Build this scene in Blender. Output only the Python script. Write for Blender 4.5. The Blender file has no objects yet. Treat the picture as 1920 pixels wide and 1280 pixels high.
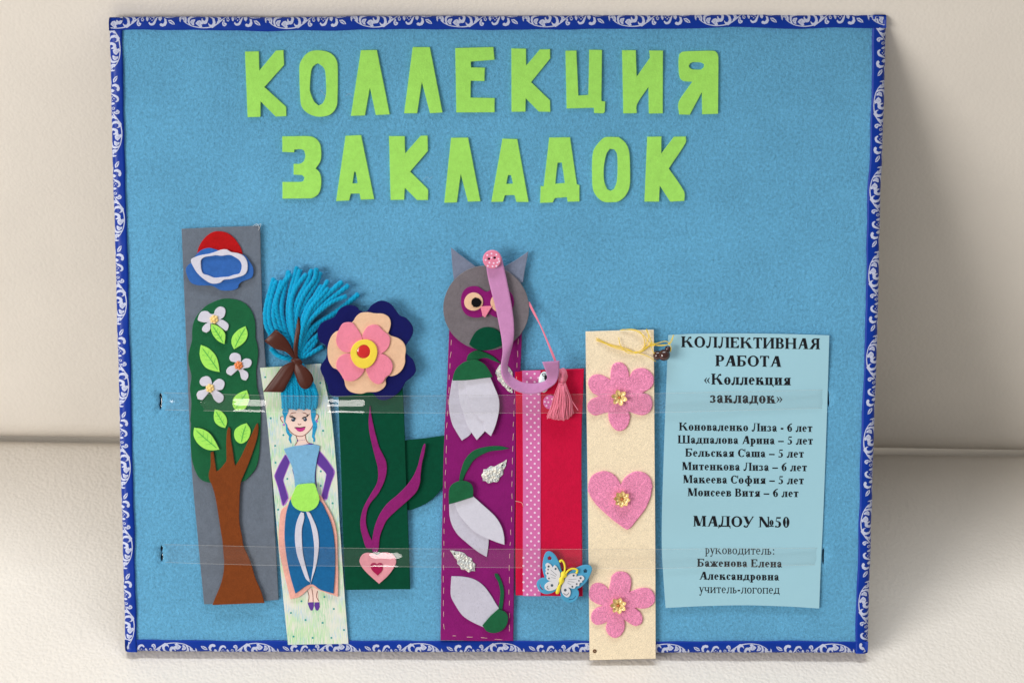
import bpy, math, random
import numpy as np
from mathutils import Vector, Matrix, noise
from mathutils.geometry import delaunay_2d_cdt

random.seed(7)
rng = np.random.default_rng(7)
SC = bpy.context.scene
COL = SC.collection

# ------------------------------------------------------------------ camera
F_PX = 4300.0
CAM_LOC = np.array([0.28281876, -0.95536793, 1.15202552])
CAM_ROT = np.array([[0.9997553858516643, -0.002654975467206777, 0.021957221269050142],
                    [0.017991357064691054, 0.6750437084055347, -0.7375583385828365],
                    [-0.012863884777169394, 0.7377729615859958, 0.6749263497753426]])
cd = bpy.data.cameras.new('camera')
cam = bpy.data.objects.new('camera', cd)
COL.objects.link(cam)
m4 = np.eye(4); m4[:3, :3] = CAM_ROT; m4[:3, 3] = CAM_LOC
cam.matrix_world = Matrix(m4.tolist())
cd.sensor_width = 22.3
cd.lens = F_PX / 1920 * 22.3
cd.clip_end = 50
cd.dof.use_dof = True
cd.dof.focus_distance = 1.45
cd.dof.aperture_fstop = 5.6
SC.camera = cam

# ------------------------------------------------------------------ light
W = bpy.data.worlds.new('World'); SC.world = W; W.use_nodes = True
W.node_tree.nodes['Background'].inputs[0].default_value = (1.0, 0.975, 0.94, 1)
W.node_tree.nodes['Background'].inputs[1].default_value = 0.33
SC.view_settings.view_transform = 'Standard'
SC.view_settings.look = 'None'
SC.view_settings.exposure = 0.0
SC.view_settings.gamma = 1.0


def area_light(name, loc, target, sx, sy, power, col):
    ld = bpy.data.lights.new(name, 'AREA'); ld.shape = 'RECTANGLE'
    ld.size = sx; ld.size_y = sy; ld.energy = power; ld.color = col
    o = bpy.data.objects.new(name, ld); COL.objects.link(o)
    o.location = loc
    o.rotation_euler = (Vector(target) - Vector(loc)).to_track_quat('-Z', 'Y').to_euler()
    return o


area_light('window_light', (-2.40, -2.00, 1.45), (0.2, 0.1, 0.15), 1.9, 1.4, 100, (1.0, 0.965, 0.925))
area_light('room_light', (0.1, 0.60, 2.2), (0.1, 0.0, 0.0), 1.8, 0.3, 28, (0.88, 0.94, 1.0))

# ------------------------------------------------------------------ board frame: u right, v up, w out of the face (metres)
PHI = math.radians(33); BT = 0.008
c_, s_ = math.cos(PHI), math.sin(PHI)
BR = np.array([[1, 0, 0], [0, s_, -c_], [0, c_, s_]])
BO = np.array([0, 0, BT * s_])
MM = 0.001


def P(pts, w):
    """photo measures -> (u, v, w) on the plane w above the board's face"""
    pts = np.asarray(pts, float).reshape(-1, 2)
    w = np.broadcast_to(np.asarray(w, float), (len(pts),))
    d = np.stack([(pts[:, 0] - 960) / F_PX, -(pts[:, 1] - 640) / F_PX, -np.ones(len(pts))], 1) @ CAM_ROT.T
    c = (CAM_LOC - BO) @ BR
    db = d @ BR
    k = (w - c[2]) / db[:, 2]
    r = c + db * k[:, None]
    return r


def Z(ox, oy, s, txt):
    a = np.array([float(t) for t in txt.replace(',', ' ').split()]).reshape(-1, 2)
    return a / s + np.array([ox, oy])


# zoom frames in which the outlines were measured
zA = lambda t: Z(320, 400, 3.047, t)
zB = lambda t: Z(320, 780, 2.844, t)
zC = lambda t: Z(485, 600, 8.0, t)
zD = lambda t: Z(480, 490, 6.095, t)
zE = lambda t: Z(1000, 1020, 10.667, t)
zF = lambda t: Z(580, 540, 4.571, t)
zG = lambda t: Z(600, 780, 3.658, t)
zH = lambda t: Z(800, 440, 3.556, t)
zI = lambda t: Z(800, 780, 2.844, t)
zJ = lambda t: Z(1080, 600, 4.0, t)
zK = lambda t: Z(1080, 900, 3.655, t)
zL = lambda t: Z(440, 70, 3.879, t)
zM = lambda t: Z(900, 70, 3.879, t)
zN = lambda t: Z(490, 740, 10.67, t)
zT = lambda t: Z(930, 660, 9.144, t)
zP = lambda t: Z(0, 0, 1.0, t)
cat = lambda *a: np.concatenate(a)


def circ(cx, cy, rx, ry=None, n=28, rot=0.0, wob=0.0):
    ry = rx if ry is None else ry
    a = np.linspace(0, 2 * np.pi, n, endpoint=False)
    k = 1 + wob * np.sin(2 * a + cx) + wob * 0.7 * np.sin(3 * a + cy)
    x, y = rx * k * np.cos(a), ry * k * np.sin(a)
    return np.stack([cx + x * math.cos(rot) - y * math.sin(rot), cy + x * math.sin(rot) + y * math.cos(rot)], 1)


# ------------------------------------------------------------------ materials
def lin(c):
    c = np.asarray(c, float) / 255.0
    return np.where(c <= 0.04045, c / 12.92, ((c + 0.055) / 1.055) ** 2.4)


def base_mat(name):
    m = bpy.data.materials.new(name); m.use_nodes = True
    nt = m.node_tree
    return m, nt, nt.nodes['Principled BSDF']


def N(nt, kind, **kw):
    n = nt.nodes.new(kind)
    for k, v in kw.items():
        if k in n.inputs:
            n.inputs[k].default_value = v
        else:
            setattr(n, k, v)
    return n


def cloth(name, rgb, gain=1.0, fibre=950, bump=0.6, mott=0.19, sheen=0.25, rough=0.95, lump=260, spec=0.15, speck=0.0):
    """felted cloth: tangled fibre relief, uneven dye"""
    m, nt, b = base_mat(name)
    col = np.clip(lin(rgb) * gain, 0, 0.9)
    tc = N(nt, 'ShaderNodeTexCoord')
    n1 = N(nt, 'ShaderNodeTexNoise', Scale=float(lump), Detail=4.0, Roughness=0.6)
    n2 = N(nt, 'ShaderNodeTexNoise', Scale=float(fibre), Detail=3.0, Roughness=0.65, Distortion=1.2)
    n3 = N(nt, 'ShaderNodeTexNoise', Scale=28.0, Detail=2.0)
    for n in (n1, n2, n3):
        nt.links.new(tc.outputs['Object'], n.inputs['Vector'])
    a1 = N(nt, 'ShaderNodeMath', operation='ADD')
    nt.links.new(n1.outputs[0], a1.inputs[0]); nt.links.new(n2.outputs[0], a1.inputs[1])
    a2 = N(nt, 'ShaderNodeMath', operation='ADD')
    n3s = N(nt, 'ShaderNodeMath', operation='MULTIPLY_ADD'); n3s.inputs[1].default_value = 0.35; n3s.inputs[2].default_value = 0.33
    nt.links.new(n3.outputs[0], n3s.inputs[0])
    nt.links.new(a1.outputs[0], a2.inputs[0]); nt.links.new(n3s.outputs[0], a2.inputs[1])
    mr = N(nt, 'ShaderNodeMapRange')
    mr.inputs['From Min'].default_value = 1.05; mr.inputs['From Max'].default_value = 1.95
    mr.inputs['To Min'].default_value = 1 - mott; mr.inputs['To Max'].default_value = 1 + mott
    nt.links.new(a2.outputs[0], mr.inputs['Value'])
    mx = N(nt, 'ShaderNodeVectorMath', operation='SCALE')
    mx.inputs[0].default_value = col
    nt.links.new(mr.outputs[0], mx.inputs['Scale'])
    last = mx.outputs[0]
    if speck > 0:
        v = N(nt, 'ShaderNodeTexNoise', Scale=900.0, Detail=1.0)
        nt.links.new(tc.outputs['Object'], v.inputs['Vector'])
        r = N(nt, 'ShaderNodeMapRange')
        r.inputs['From Min'].default_value = 0.66; r.inputs['From Max'].default_value = 0.74
        r.inputs['To Max'].default_value = speck
        nt.links.new(v.outputs[0], r.inputs['Value'])
        q = N(nt, 'ShaderNodeMix', data_type='RGBA')
        nt.links.new(r.outputs[0], q.inputs[0]); nt.links.new(last, q.inputs[6])
        q.inputs[7].default_value = (*(col * 0.45), 1)
        last = q.outputs[2]
    nt.links.new(last, b.inputs['Base Color'])
    b.inputs['Roughness'].default_value = rough
    b.inputs['Specular IOR Level'].default_value = spec
    b.inputs['Sheen Weight'].default_value = sheen
    b.inputs['Sheen Roughness'].default_value = 0.5
    bp = N(nt, 'ShaderNodeBump', Strength=float(bump), Distance=0.0006)
    nt.links.new(a1.outputs[0], bp.inputs['Height'])
    nt.links.new(bp.outputs[0], b.inputs['Normal'])
    return m


def plain(name, rgb, rough=0.5, spec=0.4, gain=1.0, bump=0.0, scale=600.0, aniso=0.0, metallic=0.0, sheen=0.0, coat=0.0):
    m, nt, b = base_mat(name)
    b.inputs['Base Color'].default_value = (*np.clip(lin(rgb) * gain, 0, 0.9), 1)
    b.inputs['Roughness'].default_value = rough
    b.inputs['Specular IOR Level'].default_value = spec
    b.inputs['Metallic'].default_value = metallic
    b.inputs['Sheen Weight'].default_value = sheen
    b.inputs['Coat Weight'].default_value = coat
    b.inputs['Anisotropic'].default_value = aniso
    if bump:
        tc = N(nt, 'ShaderNodeTexCoord'); n = N(nt, 'ShaderNodeTexNoise', Scale=float(scale), Detail=3.0)
        nt.links.new(tc.outputs['Object'], n.inputs['Vector'])
        bp = N(nt, 'ShaderNodeBump', Strength=float(bump), Distance=0.0005)
        nt.links.new(n.outputs[0], bp.inputs['Height']); nt.links.new(bp.outputs[0], b.inputs['Normal'])
    return m


def leather(name, rgb, gain=1.0, bump=0.22):
    m, nt, b = base_mat(name)
    col = lin(rgb) * gain
    tc = N(nt, 'ShaderNodeTexCoord')
    v = N(nt, 'ShaderNodeTexVoronoi', Scale=420.0, feature='SMOOTH_F1'); v.inputs['Smoothness'].default_value = 0.6
    wn = N(nt, 'ShaderNodeTexNoise', Scale=160.0, Detail=3.0)
    n = N(nt, 'ShaderNodeTexNoise', Scale=22.0, Detail=3.0)
    mixv = N(nt, 'ShaderNodeVectorMath', operation='MULTIPLY_ADD')
    mixv.inputs[1].default_value = (0.004, 0.004, 0.004)
    nt.links.new(tc.outputs['Object'], wn.inputs['Vector'])
    nt.links.new(wn.outputs['Color'], mixv.inputs[0]); nt.links.new(tc.outputs['Object'], mixv.inputs[2])
    nt.links.new(mixv.outputs[0], v.inputs['Vector'])
    nt.links.new(tc.outputs['Object'], n.inputs['Vector'])
    mr = N(nt, 'ShaderNodeMapRange')
    mr.inputs['To Min'].default_value = 0.95; mr.inputs['To Max'].default_value = 1.05
    nt.links.new(n.outputs[0], mr.inputs['Value'])
    sc = N(nt, 'ShaderNodeVectorMath', operation='SCALE'); sc.inputs[0].default_value = col
    nt.links.new(mr.outputs[0], sc.inputs['Scale'])
    nt.links.new(sc.outputs[0], b.inputs['Base Color'])
    b.inputs['Roughness'].default_value = 0.46
    b.inputs['Specular IOR Level'].default_value = 0.5
    ad = N(nt, 'ShaderNodeMath', operation='MULTIPLY_ADD'); ad.inputs[1].default_value = 0.25
    nt.links.new(wn.outputs[0], ad.inputs[0]); nt.links.new(v.outputs['Distance'], ad.inputs[2])
    bp = N(nt, 'ShaderNodeBump', Strength=bump, Distance=0.0010, invert=True)
    nt.links.new(ad.outputs[0], bp.inputs['Height']); nt.links.new(bp.outputs[0], b.inputs['Normal'])
    return m


def terry(name, rgb, gain=1.0, scale=1100.0, bump=0.9, rough=0.85, amt=0.3, spec=0.2):
    """short pile / grained sheet"""
    m, nt, b = base_mat(name)
    col = lin(rgb) * gain
    tc = N(nt, 'ShaderNodeTexCoord')
    n = N(nt, 'ShaderNodeTexNoise', Scale=scale, Detail=2.0, Distortion=2.5, Roughness=0.5)
    nt.links.new(tc.outputs['Object'], n.inputs['Vector'])
    mr = N(nt, 'ShaderNodeMapRange')
    mr.inputs['From Min'].default_value = 0.32; mr.inputs['From Max'].default_value = 0.68
    mr.inputs['To Min'].default_value = 1 - amt; mr.inputs['To Max'].default_value = 1 + amt
    nt.links.new(n.outputs[0], mr.inputs['Value'])
    sc = N(nt, 'ShaderNodeVectorMath', operation='SCALE'); sc.inputs[0].default_value = col
    nt.links.new(mr.outputs[0], sc.inputs['Scale']); nt.links.new(sc.outputs[0], b.inputs['Base Color'])
    b.inputs['Roughness'].default_value = rough
    b.inputs['Specular IOR Level'].default_value = spec
    bp = N(nt, 'ShaderNodeBump', Strength=bump, Distance=0.0008)
    nt.links.new(n.outputs[0], bp.inputs['Height']); nt.links.new(bp.outputs[0], b.inputs['Normal'])
    return m


def pencil_card(name):
    """white card shaded over in loose green and blue crayon strokes"""
    m, nt, b = base_mat(name)
    tc = N(nt, 'ShaderNodeTexCoord')

    def hatch(rot, scale, lo, hi):
        mp = N(nt, 'ShaderNodeMapping'); mp.inputs['Rotation'].default_value = (0, 0, rot)
        mp.inputs['Scale'].default_value = (scale, scale * 0.09, 1)
        nt.links.new(tc.outputs['Object'], mp.inputs['Vector'])
        n = N(nt, 'ShaderNodeTexNoise', Scale=1.0, Detail=3.0, Roughness=0.6)
        nt.links.new(mp.outputs[0], n.inputs['Vector'])
        r = N(nt, 'ShaderNodeMapRange'); r.inputs['From Min'].default_value = lo; r.inputs['From Max'].default_value = hi
        nt.links.new(n.outputs[0], r.inputs['Value'])
        return r.outputs[0]

    def patch(scale, lo, hi, off):
        mp = N(nt, 'ShaderNodeMapping'); mp.inputs['Location'].default_value = (off, off, 0)
        nt.links.new(tc.outputs['Object'], mp.inputs['Vector'])
        n = N(nt, 'ShaderNodeTexNoise', Scale=scale, Detail=2.0)
        nt.links.new(mp.outputs[0], n.inputs['Vector'])
        r = N(nt, 'ShaderNodeMapRange'); r.inputs['From Min'].default_value = lo; r.inputs['From Max'].default_value = hi
        nt.links.new(n.outputs[0], r.inputs['Value'])
        return r.outputs[0]

    def mul(a, b_):
        q = N(nt, 'ShaderNodeMath', operation='MULTIPLY'); nt.links.new(a, q.inputs[0]); nt.links.new(b_, q.inputs[1]); return q.outputs[0]
    last = None
    base = (*(lin((226, 224, 212)) * 1.0), 1)
    for i, (rgb, h, p) in enumerate([((150, 208, 160), hatch(0.9, 1500, .42, .62), patch(55, .38, .60, .1)),
                                     ((172, 204, 228), hatch(2.2, 1700, .46, .66), patch(60, .45, .6, .5)),
                                     ((190, 224, 172), hatch(1.3, 1300, .42, .64), patch(70, .45, .6, .9))]):
        q = N(nt, 'ShaderNodeMix', data_type='RGBA')
        nt.links.new(mul(h, p), q.inputs[0])
        if last is None:
            q.inputs[6].default_value = base
        else:
            nt.links.new(last, q.inputs[6])
        q.inputs[7].default_value = (*lin(rgb), 1)
        last = q.outputs[2]
    nt.links.new(last, b.inputs['Base Color'])
    b.inputs['Roughness'].default_value = 0.8; b.inputs['Specular IOR Level'].default_value = 0.2
    return m


def film_mat(name, haze, tint=(1, 1, 1)):
    """thin clear plastic: see-through, with sharp reflections and a faint haze"""
    m, nt, b = base_mat(name)
    nt.nodes.remove(b)
    out = nt.nodes['Material Output']
    tr = N(nt, 'ShaderNodeBsdfTransparent'); tr.inputs[0].default_value = (*tint, 1)
    gl = N(nt, 'ShaderNodeBsdfGlossy'); gl.inputs['Roughness'].default_value = 0.045
    df = N(nt, 'ShaderNodeBsdfDiffuse'); df.inputs[0].default_value = (0.75, 0.74, 0.70, 1)
    lw = N(nt, 'ShaderNodeLayerWeight', Blend=0.5)      # the same from both faces, as for a thin sheet
    fr = N(nt, 'ShaderNodeMath', operation='POWER'); fr.inputs[1].default_value = 4.0
    nt.links.new(lw.outputs['Facing'], fr.inputs[0])
    ml = N(nt, 'ShaderNodeMath', operation='MULTIPLY_ADD'); ml.inputs[1].default_value = 0.8; ml.inputs[2].default_value = 0.048; ml.use_clamp = True
    tc = N(nt, 'ShaderNodeTexCoord')
    mp = N(nt, 'ShaderNodeMapping'); mp.inputs['Scale'].default_value = (14, 260, 30)
    n = N(nt, 'ShaderNodeTexNoise', Scale=1.0, Detail=2.0)
    nt.links.new(tc.outputs['Object'], mp.inputs['Vector']); nt.links.new(mp.outputs[0], n.inputs['Vector'])
    bp = N(nt, 'ShaderNodeBump', Strength=0.08, Distance=0.0006)
    nt.links.new(n.outputs[0], bp.inputs['Height'])
    nt.links.new(bp.outputs[0], gl.inputs['Normal'])
    m1 = N(nt, 'ShaderNodeMixShader'); m1.inputs[0].default_value = haze
    nt.links.new(tr.outputs[0], m1.inputs[1]); nt.links.new(df.outputs[0], m1.inputs[2])
    m2 = N(nt, 'ShaderNodeMixShader')
    nt.links.new(fr.outputs[0], ml.inputs[0]); nt.links.new(ml.outputs[0], m2.inputs[0])
    nt.links.new(m1.outputs[0], m2.inputs[1]); nt.links.new(gl.outputs[0], m2.inputs[2])
    nt.links.new(m2.outputs[0], out.inputs['Surface'])
    return m


def pearl(name, rgb, rgb2, scale=700.0):
    """crinkled iridescent sequin foil"""
    m, nt, b = base_mat(name)
    tc = N(nt, 'ShaderNodeTexCoord')
    v = N(nt, 'ShaderNodeTexVoronoi', Scale=scale)
    nt.links.new(tc.outputs['Object'], v.inputs['Vector'])
    q = N(nt, 'ShaderNodeMix', data_type='RGBA')
    sp = N(nt, 'ShaderNodeSeparateColor'); nt.links.new(v.outputs['Color'], sp.inputs[0])
    nt.links.new(sp.outputs[0], q.inputs[0])
    q.inputs[6].default_value = (*lin(rgb), 1); q.inputs[7].default_value = (*lin(rgb2), 1)
    nt.links.new(q.outputs[2], b.inputs['Base Color'])
    b.inputs['Metallic'].default_value = 0.15; b.inputs['Roughness'].default_value = 0.3
    b.inputs['Coat Weight'].default_value = 0.35
    b.inputs['Thin Film Thickness'].default_value = 380
    b.inputs['Thin Film IOR'].default_value = 1.4
    bp = N(nt, 'ShaderNodeBump', Strength=0.9, Distance=0.0012)
    nt.links.new(v.outputs['Distance'], bp.inputs['Height']); nt.links.new(bp.outputs[0], b.inputs['Normal'])
    return m


M = {}
M['felt'] = cloth('sky_blue_felt', (99, 171, 211), fibre=1000, lump=480, bump=1.3, mott=0.34, sheen=0.2)
M['letter'] = cloth('lime_felt', (160, 222, 98), mott=0.13, bump=0.5)
M['gray'] = cloth('slate_felt', (102, 111, 124), bump=0.6)
M['crown'] = cloth('leaf_green_felt', (24, 94, 58), lump=180, sheen=0.1)
M['leaf'] = cloth('lime_leaf_felt', (164, 232, 96), mott=0.08)
M['trunk'] = cloth('brown_felt', (122, 60, 22), sheen=0.1)
M['red'] = cloth('red_felt', (176, 14, 18), sheen=0.1)
M['cloud'] = cloth('royal_felt', (48, 98, 172), bump=0.4, sheen=0.15)
M['white'] = cloth('white_felt', (207, 205, 218), bump=0.4, mott=0.07, sheen=0.1)
M['whitespeck'] = cloth('white_speckled_felt', (196, 193, 208), bump=0.4, mott=0.10, speck=0.35, sheen=0.1)
M['bodice'] = cloth('pale_blue_felt', (120, 175, 212))
M['skirt'] = cloth('denim_blue_felt', (22, 98, 152), sheen=0.1)
M['salmon'] = cloth('salmon_felt', (236, 172, 158))
M['navy'] = cloth('navy_felt', (16, 20, 88), sheen=0.05, mott=0.1)
M['beige'] = cloth('beige_felt', (232, 190, 156), mott=0.09)
M['rose'] = cloth('rose_felt', (235, 134, 158), mott=0.09)
M['yellow'] = cloth('yellow_felt', (238, 210, 70), mott=0.07, bump=0.3)
M['bottle'] = cloth('bottle_green_felt', (0, 70, 48), sheen=0.0, bump=0.4)
M['vine'] = cloth('magenta_felt', (138, 28, 108), sheen=0.1)
M['purple'] = cloth('purple_felt', (132, 18, 106), sheen=0.12, lump=120, mott=0.14)
M['owlgray'] = cloth('warm_gray_felt', (114, 107, 112), mott=0.2)
M['eargray'] = cloth('blue_gray_felt', (118, 126, 148))
M['black'] = cloth('black_felt', (14, 13, 16), sheen=0.0)
M['heart'] = cloth('dusty_pink_felt', (228, 152, 164), mott=0.14)
M['darkrose'] = cloth('crimson_felt', (166, 24, 78), sheen=0.1)
M['lilac'] = cloth('lilac_felt', (196, 134, 182), bump=0.35, mott=0.09)
M['fuchsia'] = cloth('fuchsia_felt', (200, 10, 60), sheen=0.08, mott=0.1)
M['cream'] = terry('cream_grain', (244, 226, 194), scale=760.0, bump=0.5, rough=0.6, amt=0.17, spec=0.3)
M['pile'] = terry('pink_pile', (244, 148, 188), amt=0.28, scale=620.0, bump=1.0)
M['card'] = pencil_card('crayon_card')
M['paper'] = plain('pale_blue_paper', (158, 202, 216), rough=0.75, spec=0.25, bump=0.35, scale=70)
M['ink'] = plain('black_ink', (18, 20, 26), rough=0.6, spec=0.2)
M['teal_ink'] = plain('teal_ink', (30, 150, 150), rough=0.6)
M['brown_ink'] = plain('brown_ink', (125, 62, 50), rough=0.6)
M['violet_ink'] = plain('violet_ink', (88, 46, 146), rough=0.6)
M['lilac_ink'] = plain('lilac_ink', (170, 110, 200), rough=0.6)
M['magenta_ink'] = plain('magenta_ink', (190, 40, 130), rough=0.5)
M['blue_ink'] = terry('blue_paint', (40, 150, 195), scale=500.0, amt=0.22, bump=0.0)
M['skin_ink'] = plain('skin_crayon', (238, 208, 196), rough=0.7)
M['iris_ink'] = plain('iris_ink', (28, 58, 86), rough=0.5)
M['leaf_ink'] = plain('leaf_ink', (60, 170, 80), rough=0.7)
M['yarn'] = cloth('turquoise_yarn', (0, 158, 204), fibre=2200, lump=700, bump=0.7, sheen=0.12, mott=0.3)
M['satin_brown'] = plain('brown_satin', (74, 34, 24), rough=0.36, spec=0.22, bump=0.1, scale=1500)
M['satin_blue'] = plain('blue_satin', (4, 50, 150), rough=0.4, spec=0.2, bump=0.12, scale=420)
M['print'] = plain('white_print', (192, 198, 222), rough=0.5, spec=0.4)
M['ribbon_pink'] = plain('pink_ribbon', (212, 108, 170), rough=0.45, spec=0.4, bump=0.08, scale=1200)
M['dot'] = plain('white_dot', (240, 205, 230), rough=0.5)
M['stitch'] = plain('pink_thread', (232, 186, 178), rough=0.7)
M['gold'] = plain('gold_sequin', (250, 216, 150), rough=0.2, metallic=0.2, spec=0.6, coat=0.5)
M['gold2'] = plain('amber_bead', (226, 130, 70), rough=0.35, spec=0.5)
M['pollen'] = plain('yellow_bead', (240, 205, 130), rough=0.4, spec=0.5)
M['redbead'] = plain('red_foil', (206, 26, 26), rough=0.2, spec=0.6, coat=0.6, bump=0.15, scale=200)
M['thread_yellow'] = plain('yellow_thread', (240, 208, 66), rough=0.7)
M['thread_pink'] = plain('pink_floss', (234, 124, 150), rough=0.5, spec=0.5, sheen=0.2)
M['bead_brown'] = plain('dark_bead', (58, 22, 16), rough=0.12, spec=0.6, coat=0.5)
M['wood_blue'] = plain('painted_blue_wood', (70, 156, 196), rough=0.55, bump=0.06, scale=300)
M['wood_white'] = plain('painted_white_wood', (214, 213, 218), rough=0.55, bump=0.06, scale=300)
M['wood_yellow'] = plain('painted_yellow_wood', (236, 216, 52), rough=0.5)
M['line_gray'] = plain('gray_print', (70, 84, 96), rough=0.6)
M['button'] = plain('pink_plastic', (226, 128, 158), rough=0.3, spec=0.5)
M['eyewhite'] = plain('white_plastic', (214, 232, 232), rough=0.25, spec=0.5)
M['darkboard'] = plain('dark_backing', (18, 24, 30), rough=0.9)
M['fluff'] = plain('white_lint', (225, 225, 225), rough=0.9)
M['film'] = film_mat('clear_film', 0.018)
M['film_edge'] = film_mat('film_cut_edge', 0.28)
M['pearl'] = pearl('iridescent_foil', (238, 230, 216), (196, 202, 206))
M['leather'] = leather('cream_leather', (229, 222, 212), bump=0.3)
M['leather_back'] = leather('cream_leather_back', (229, 222, 212), bump=0.14)
M['grommet'] = plain('brass_grommet', (110, 70, 40), rough=0.4, metallic=0.5)


# ------------------------------------------------------------------ object helpers
def tag(o, label=None, category=None, group=None, kind=None):
    for k, v in (('label', label), ('category', category), ('group', group), ('kind', kind)):
        if v:
            o[k] = v
    return o


class Thing:
    """an Empty at the thing's base, standing in the board's tilted frame"""
    def __init__(self, name, label, category, at, w=0.0, group=None, lift=None):
        self.o = P([at], w)[0]
        self.lift = lift
        e = bpy.data.objects.new(name, None); COL.objects.link(e)
        e.empty_display_size = 0.02
        m = np.eye(4); m[:3, :3] = BR; m[:3, 3] = BO + BR @ self.o
        e.matrix_world = Matrix(m.tolist())
        tag(e, label, category, group)
        self.e = e

    def place(self, px, w):
        """photo measures at height w (plus the thing's own bend) -> board coordinates"""
        r = P(px, w)
        if self.lift:
            for _ in range(2):
                r = P(px, np.broadcast_to(w, (len(r),)) + self.lift(r[:, 0], r[:, 1]))
        return r

    def mesh(self, name, V, Fs, mat, parent=None, smooth=True, sharp=None, label=None, kind=None):
        me = bpy.data.meshes.new(name)
        me.from_pydata([tuple(map(float, v)) for v in (np.asarray(V) - self.o)], [], [tuple(map(int, f)) for f in Fs])
        me.update()
        if smooth:
            me.polygons.foreach_set('use_smooth', [True] * len(me.polygons))
            if sharp is not None:
                at = me.attributes.new('sharp_edge', 'BOOLEAN', 'EDGE')
                ev = np.empty(len(me.edges) * 2, dtype=np.int32); me.edges.foreach_get('vertices', ev)
                ev = ev.reshape(-1, 2)
                sh = np.isin(ev, sharp).all(1)
                at.data.foreach_set('value', sh)
        if isinstance(mat, (list, tuple)):
            for q in mat:
                me.materials.append(q)
        else:
            me.materials.append(mat)
        o = bpy.data.objects.new(name, me); COL.objects.link(o)
        o.parent = parent if parent is not None else self.e
        tag(o, label, None, None, kind)
        return o


def smooth_outline(pts, sub=4, corner=62):
    """closed Catmull-Rom through the measured points; sharp turns stay sharp"""
    n = len(pts); out = []
    d_in = pts - np.roll(pts, 1, 0); d_out = np.roll(pts, -1, 0) - pts
    ang = np.degrees(np.abs(np.arctan2(d_in[:, 0] * d_out[:, 1] - d_in[:, 1] * d_out[:, 0], (d_in * d_out).sum(1))))
    tan = (np.roll(pts, -1, 0) - np.roll(pts, 1, 0)) * 0.5
    for i in range(n):
        j = (i + 1) % n
        L = np.linalg.norm(d_out[i])
        t0 = tan[i].copy(); t1 = tan[j].copy()
        if ang[i] > corner: t0 = d_out[i] * 1.0
        if ang[j] > corner: t1 = d_out[i] * 1.0
        for t in (t0, t1):
            l = np.linalg.norm(t)
            if l > 1.15 * L: t *= 1.15 * L / l
        k = max(1, min(sub, int(L / 1.2)))
        for s in np.arange(k) / k:
            h00 = 2 * s ** 3 - 3 * s ** 2 + 1; h10 = s ** 3 - 2 * s ** 2 + s
            h01 = -2 * s ** 3 + 3 * s ** 2; h11 = s ** 3 - s ** 2
            out.append(h00 * pts[i] + h10 * t0 + h01 * pts[j] + h11 * t1)
    return np.array(out)


def densify(pts, step):
    out = []
    n = len(pts)
    for i in range(n):
        a, b = pts[i], pts[(i + 1) % n]
        k = max(1, int(np.linalg.norm(b - a) / step))
        for s in range(k):
            out.append(a + (b - a) * s / k)
    return np.array(out)


def area2(p):
    return 0.5 * np.sum(p[:, 0] * np.roll(p[:, 1], -1) - np.roll(p[:, 0], -1) * p[:, 1])


def inset(p, d):
    """move a counter-clockwise ring inwards by d"""
    e = np.roll(p, -1, 0) - p
    l = np.linalg.norm(e, axis=1, keepdims=True); l[l == 0] = 1
    nrm = np.stack([-e[:, 1], e[:, 0]], 1) / l
    nv = nrm + np.roll(nrm, 1, 0)
    q = np.linalg.norm(nv, axis=1, keepdims=True); q[q < 0.3] = 0.3
    return p + nv / q * d


def inside(poly, pts):
    x, y = pts[:, 0], pts[:, 1]
    r = np.zeros(len(pts), bool)
    a = poly; b = np.roll(poly, -1, 0)
    for (x0, y0), (x1, y1) in zip(a, b):
        if y0 == y1: continue
        c = ((y0 > y) != (y1 > y)) & (x < (x1 - x0) * (y - y0) / (y1 - y0) + x0)
        r ^= c
    return r


def edge_dist(rings, pts):
    d = np.full(len(pts), 1e9)
    for ring in rings:
        a = ring; b = np.roll(ring, -1, 0)
        for p0, p1 in zip(a, b):
            e = p1 - p0; l2 = e @ e
            if l2 == 0: continue
            t = np.clip(((pts - p0) @ e) / l2, 0, 1)
            d = np.minimum(d, np.linalg.norm(pts - (p0 + t[:, None] * e), axis=1))
    return d


def fill(rings, grid):
    """triangulate a region with holes, with interior points every grid metres -> verts2d, faces"""
    outer = rings[0]
    pts = [r for r in rings]
    n0 = sum(len(r) for r in rings)
    extra = np.zeros((0, 2))
    if grid:
        lo, hi = outer.min(0), outer.max(0)
        gx, gy = np.meshgrid(np.arange(lo[0], hi[0], grid), np.arange(lo[1], hi[1], grid * 0.87))
        gx = gx + (np.arange(gx.shape[0]) % 2)[:, None] * grid * 0.5
        q = np.stack([gx.ravel(), gy.ravel()], 1)
        q = q[inside(outer, q)]
        for h in rings[1:]:
            if len(q): q = q[~inside(h, q)]
        if len(q): q = q[edge_dist(rings, q) > grid * 0.45]
        extra = q
    allp = np.concatenate(pts + [extra])
    edges = []; k = 0
    for r in rings:
        edges += [(k + i, k + (i + 1) % len(r)) for i in range(len(r))]
        k += len(r)
    S = 1000.0   # work in millimetres: keeps the triangulator's tolerance sane
    vs, es, fs, ov, oe, of = delaunay_2d_cdt([Vector(p * S) for p in allp], edges, [], 1, 1e-5)
    v2 = np.array([(v.x, v.y) for v in vs]) / S
    fs = [f for f in fs]
    cen = np.array([v2[list(f)].mean(0) for f in fs]) if fs else np.zeros((0, 2))
    ok = inside(outer, cen)
    for h in rings[1:]:
        ok &= ~inside(h, cen)
    fs = [f for f, o in zip(fs, ok) if o]
    ring_ids = [i for i in range(len(vs)) if any(j < n0 for j in ov[i])]
    src = [min(ov[i]) if len(ov[i]) else -1 for i in range(len(vs))]
    return v2, fs, src, n0


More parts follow.
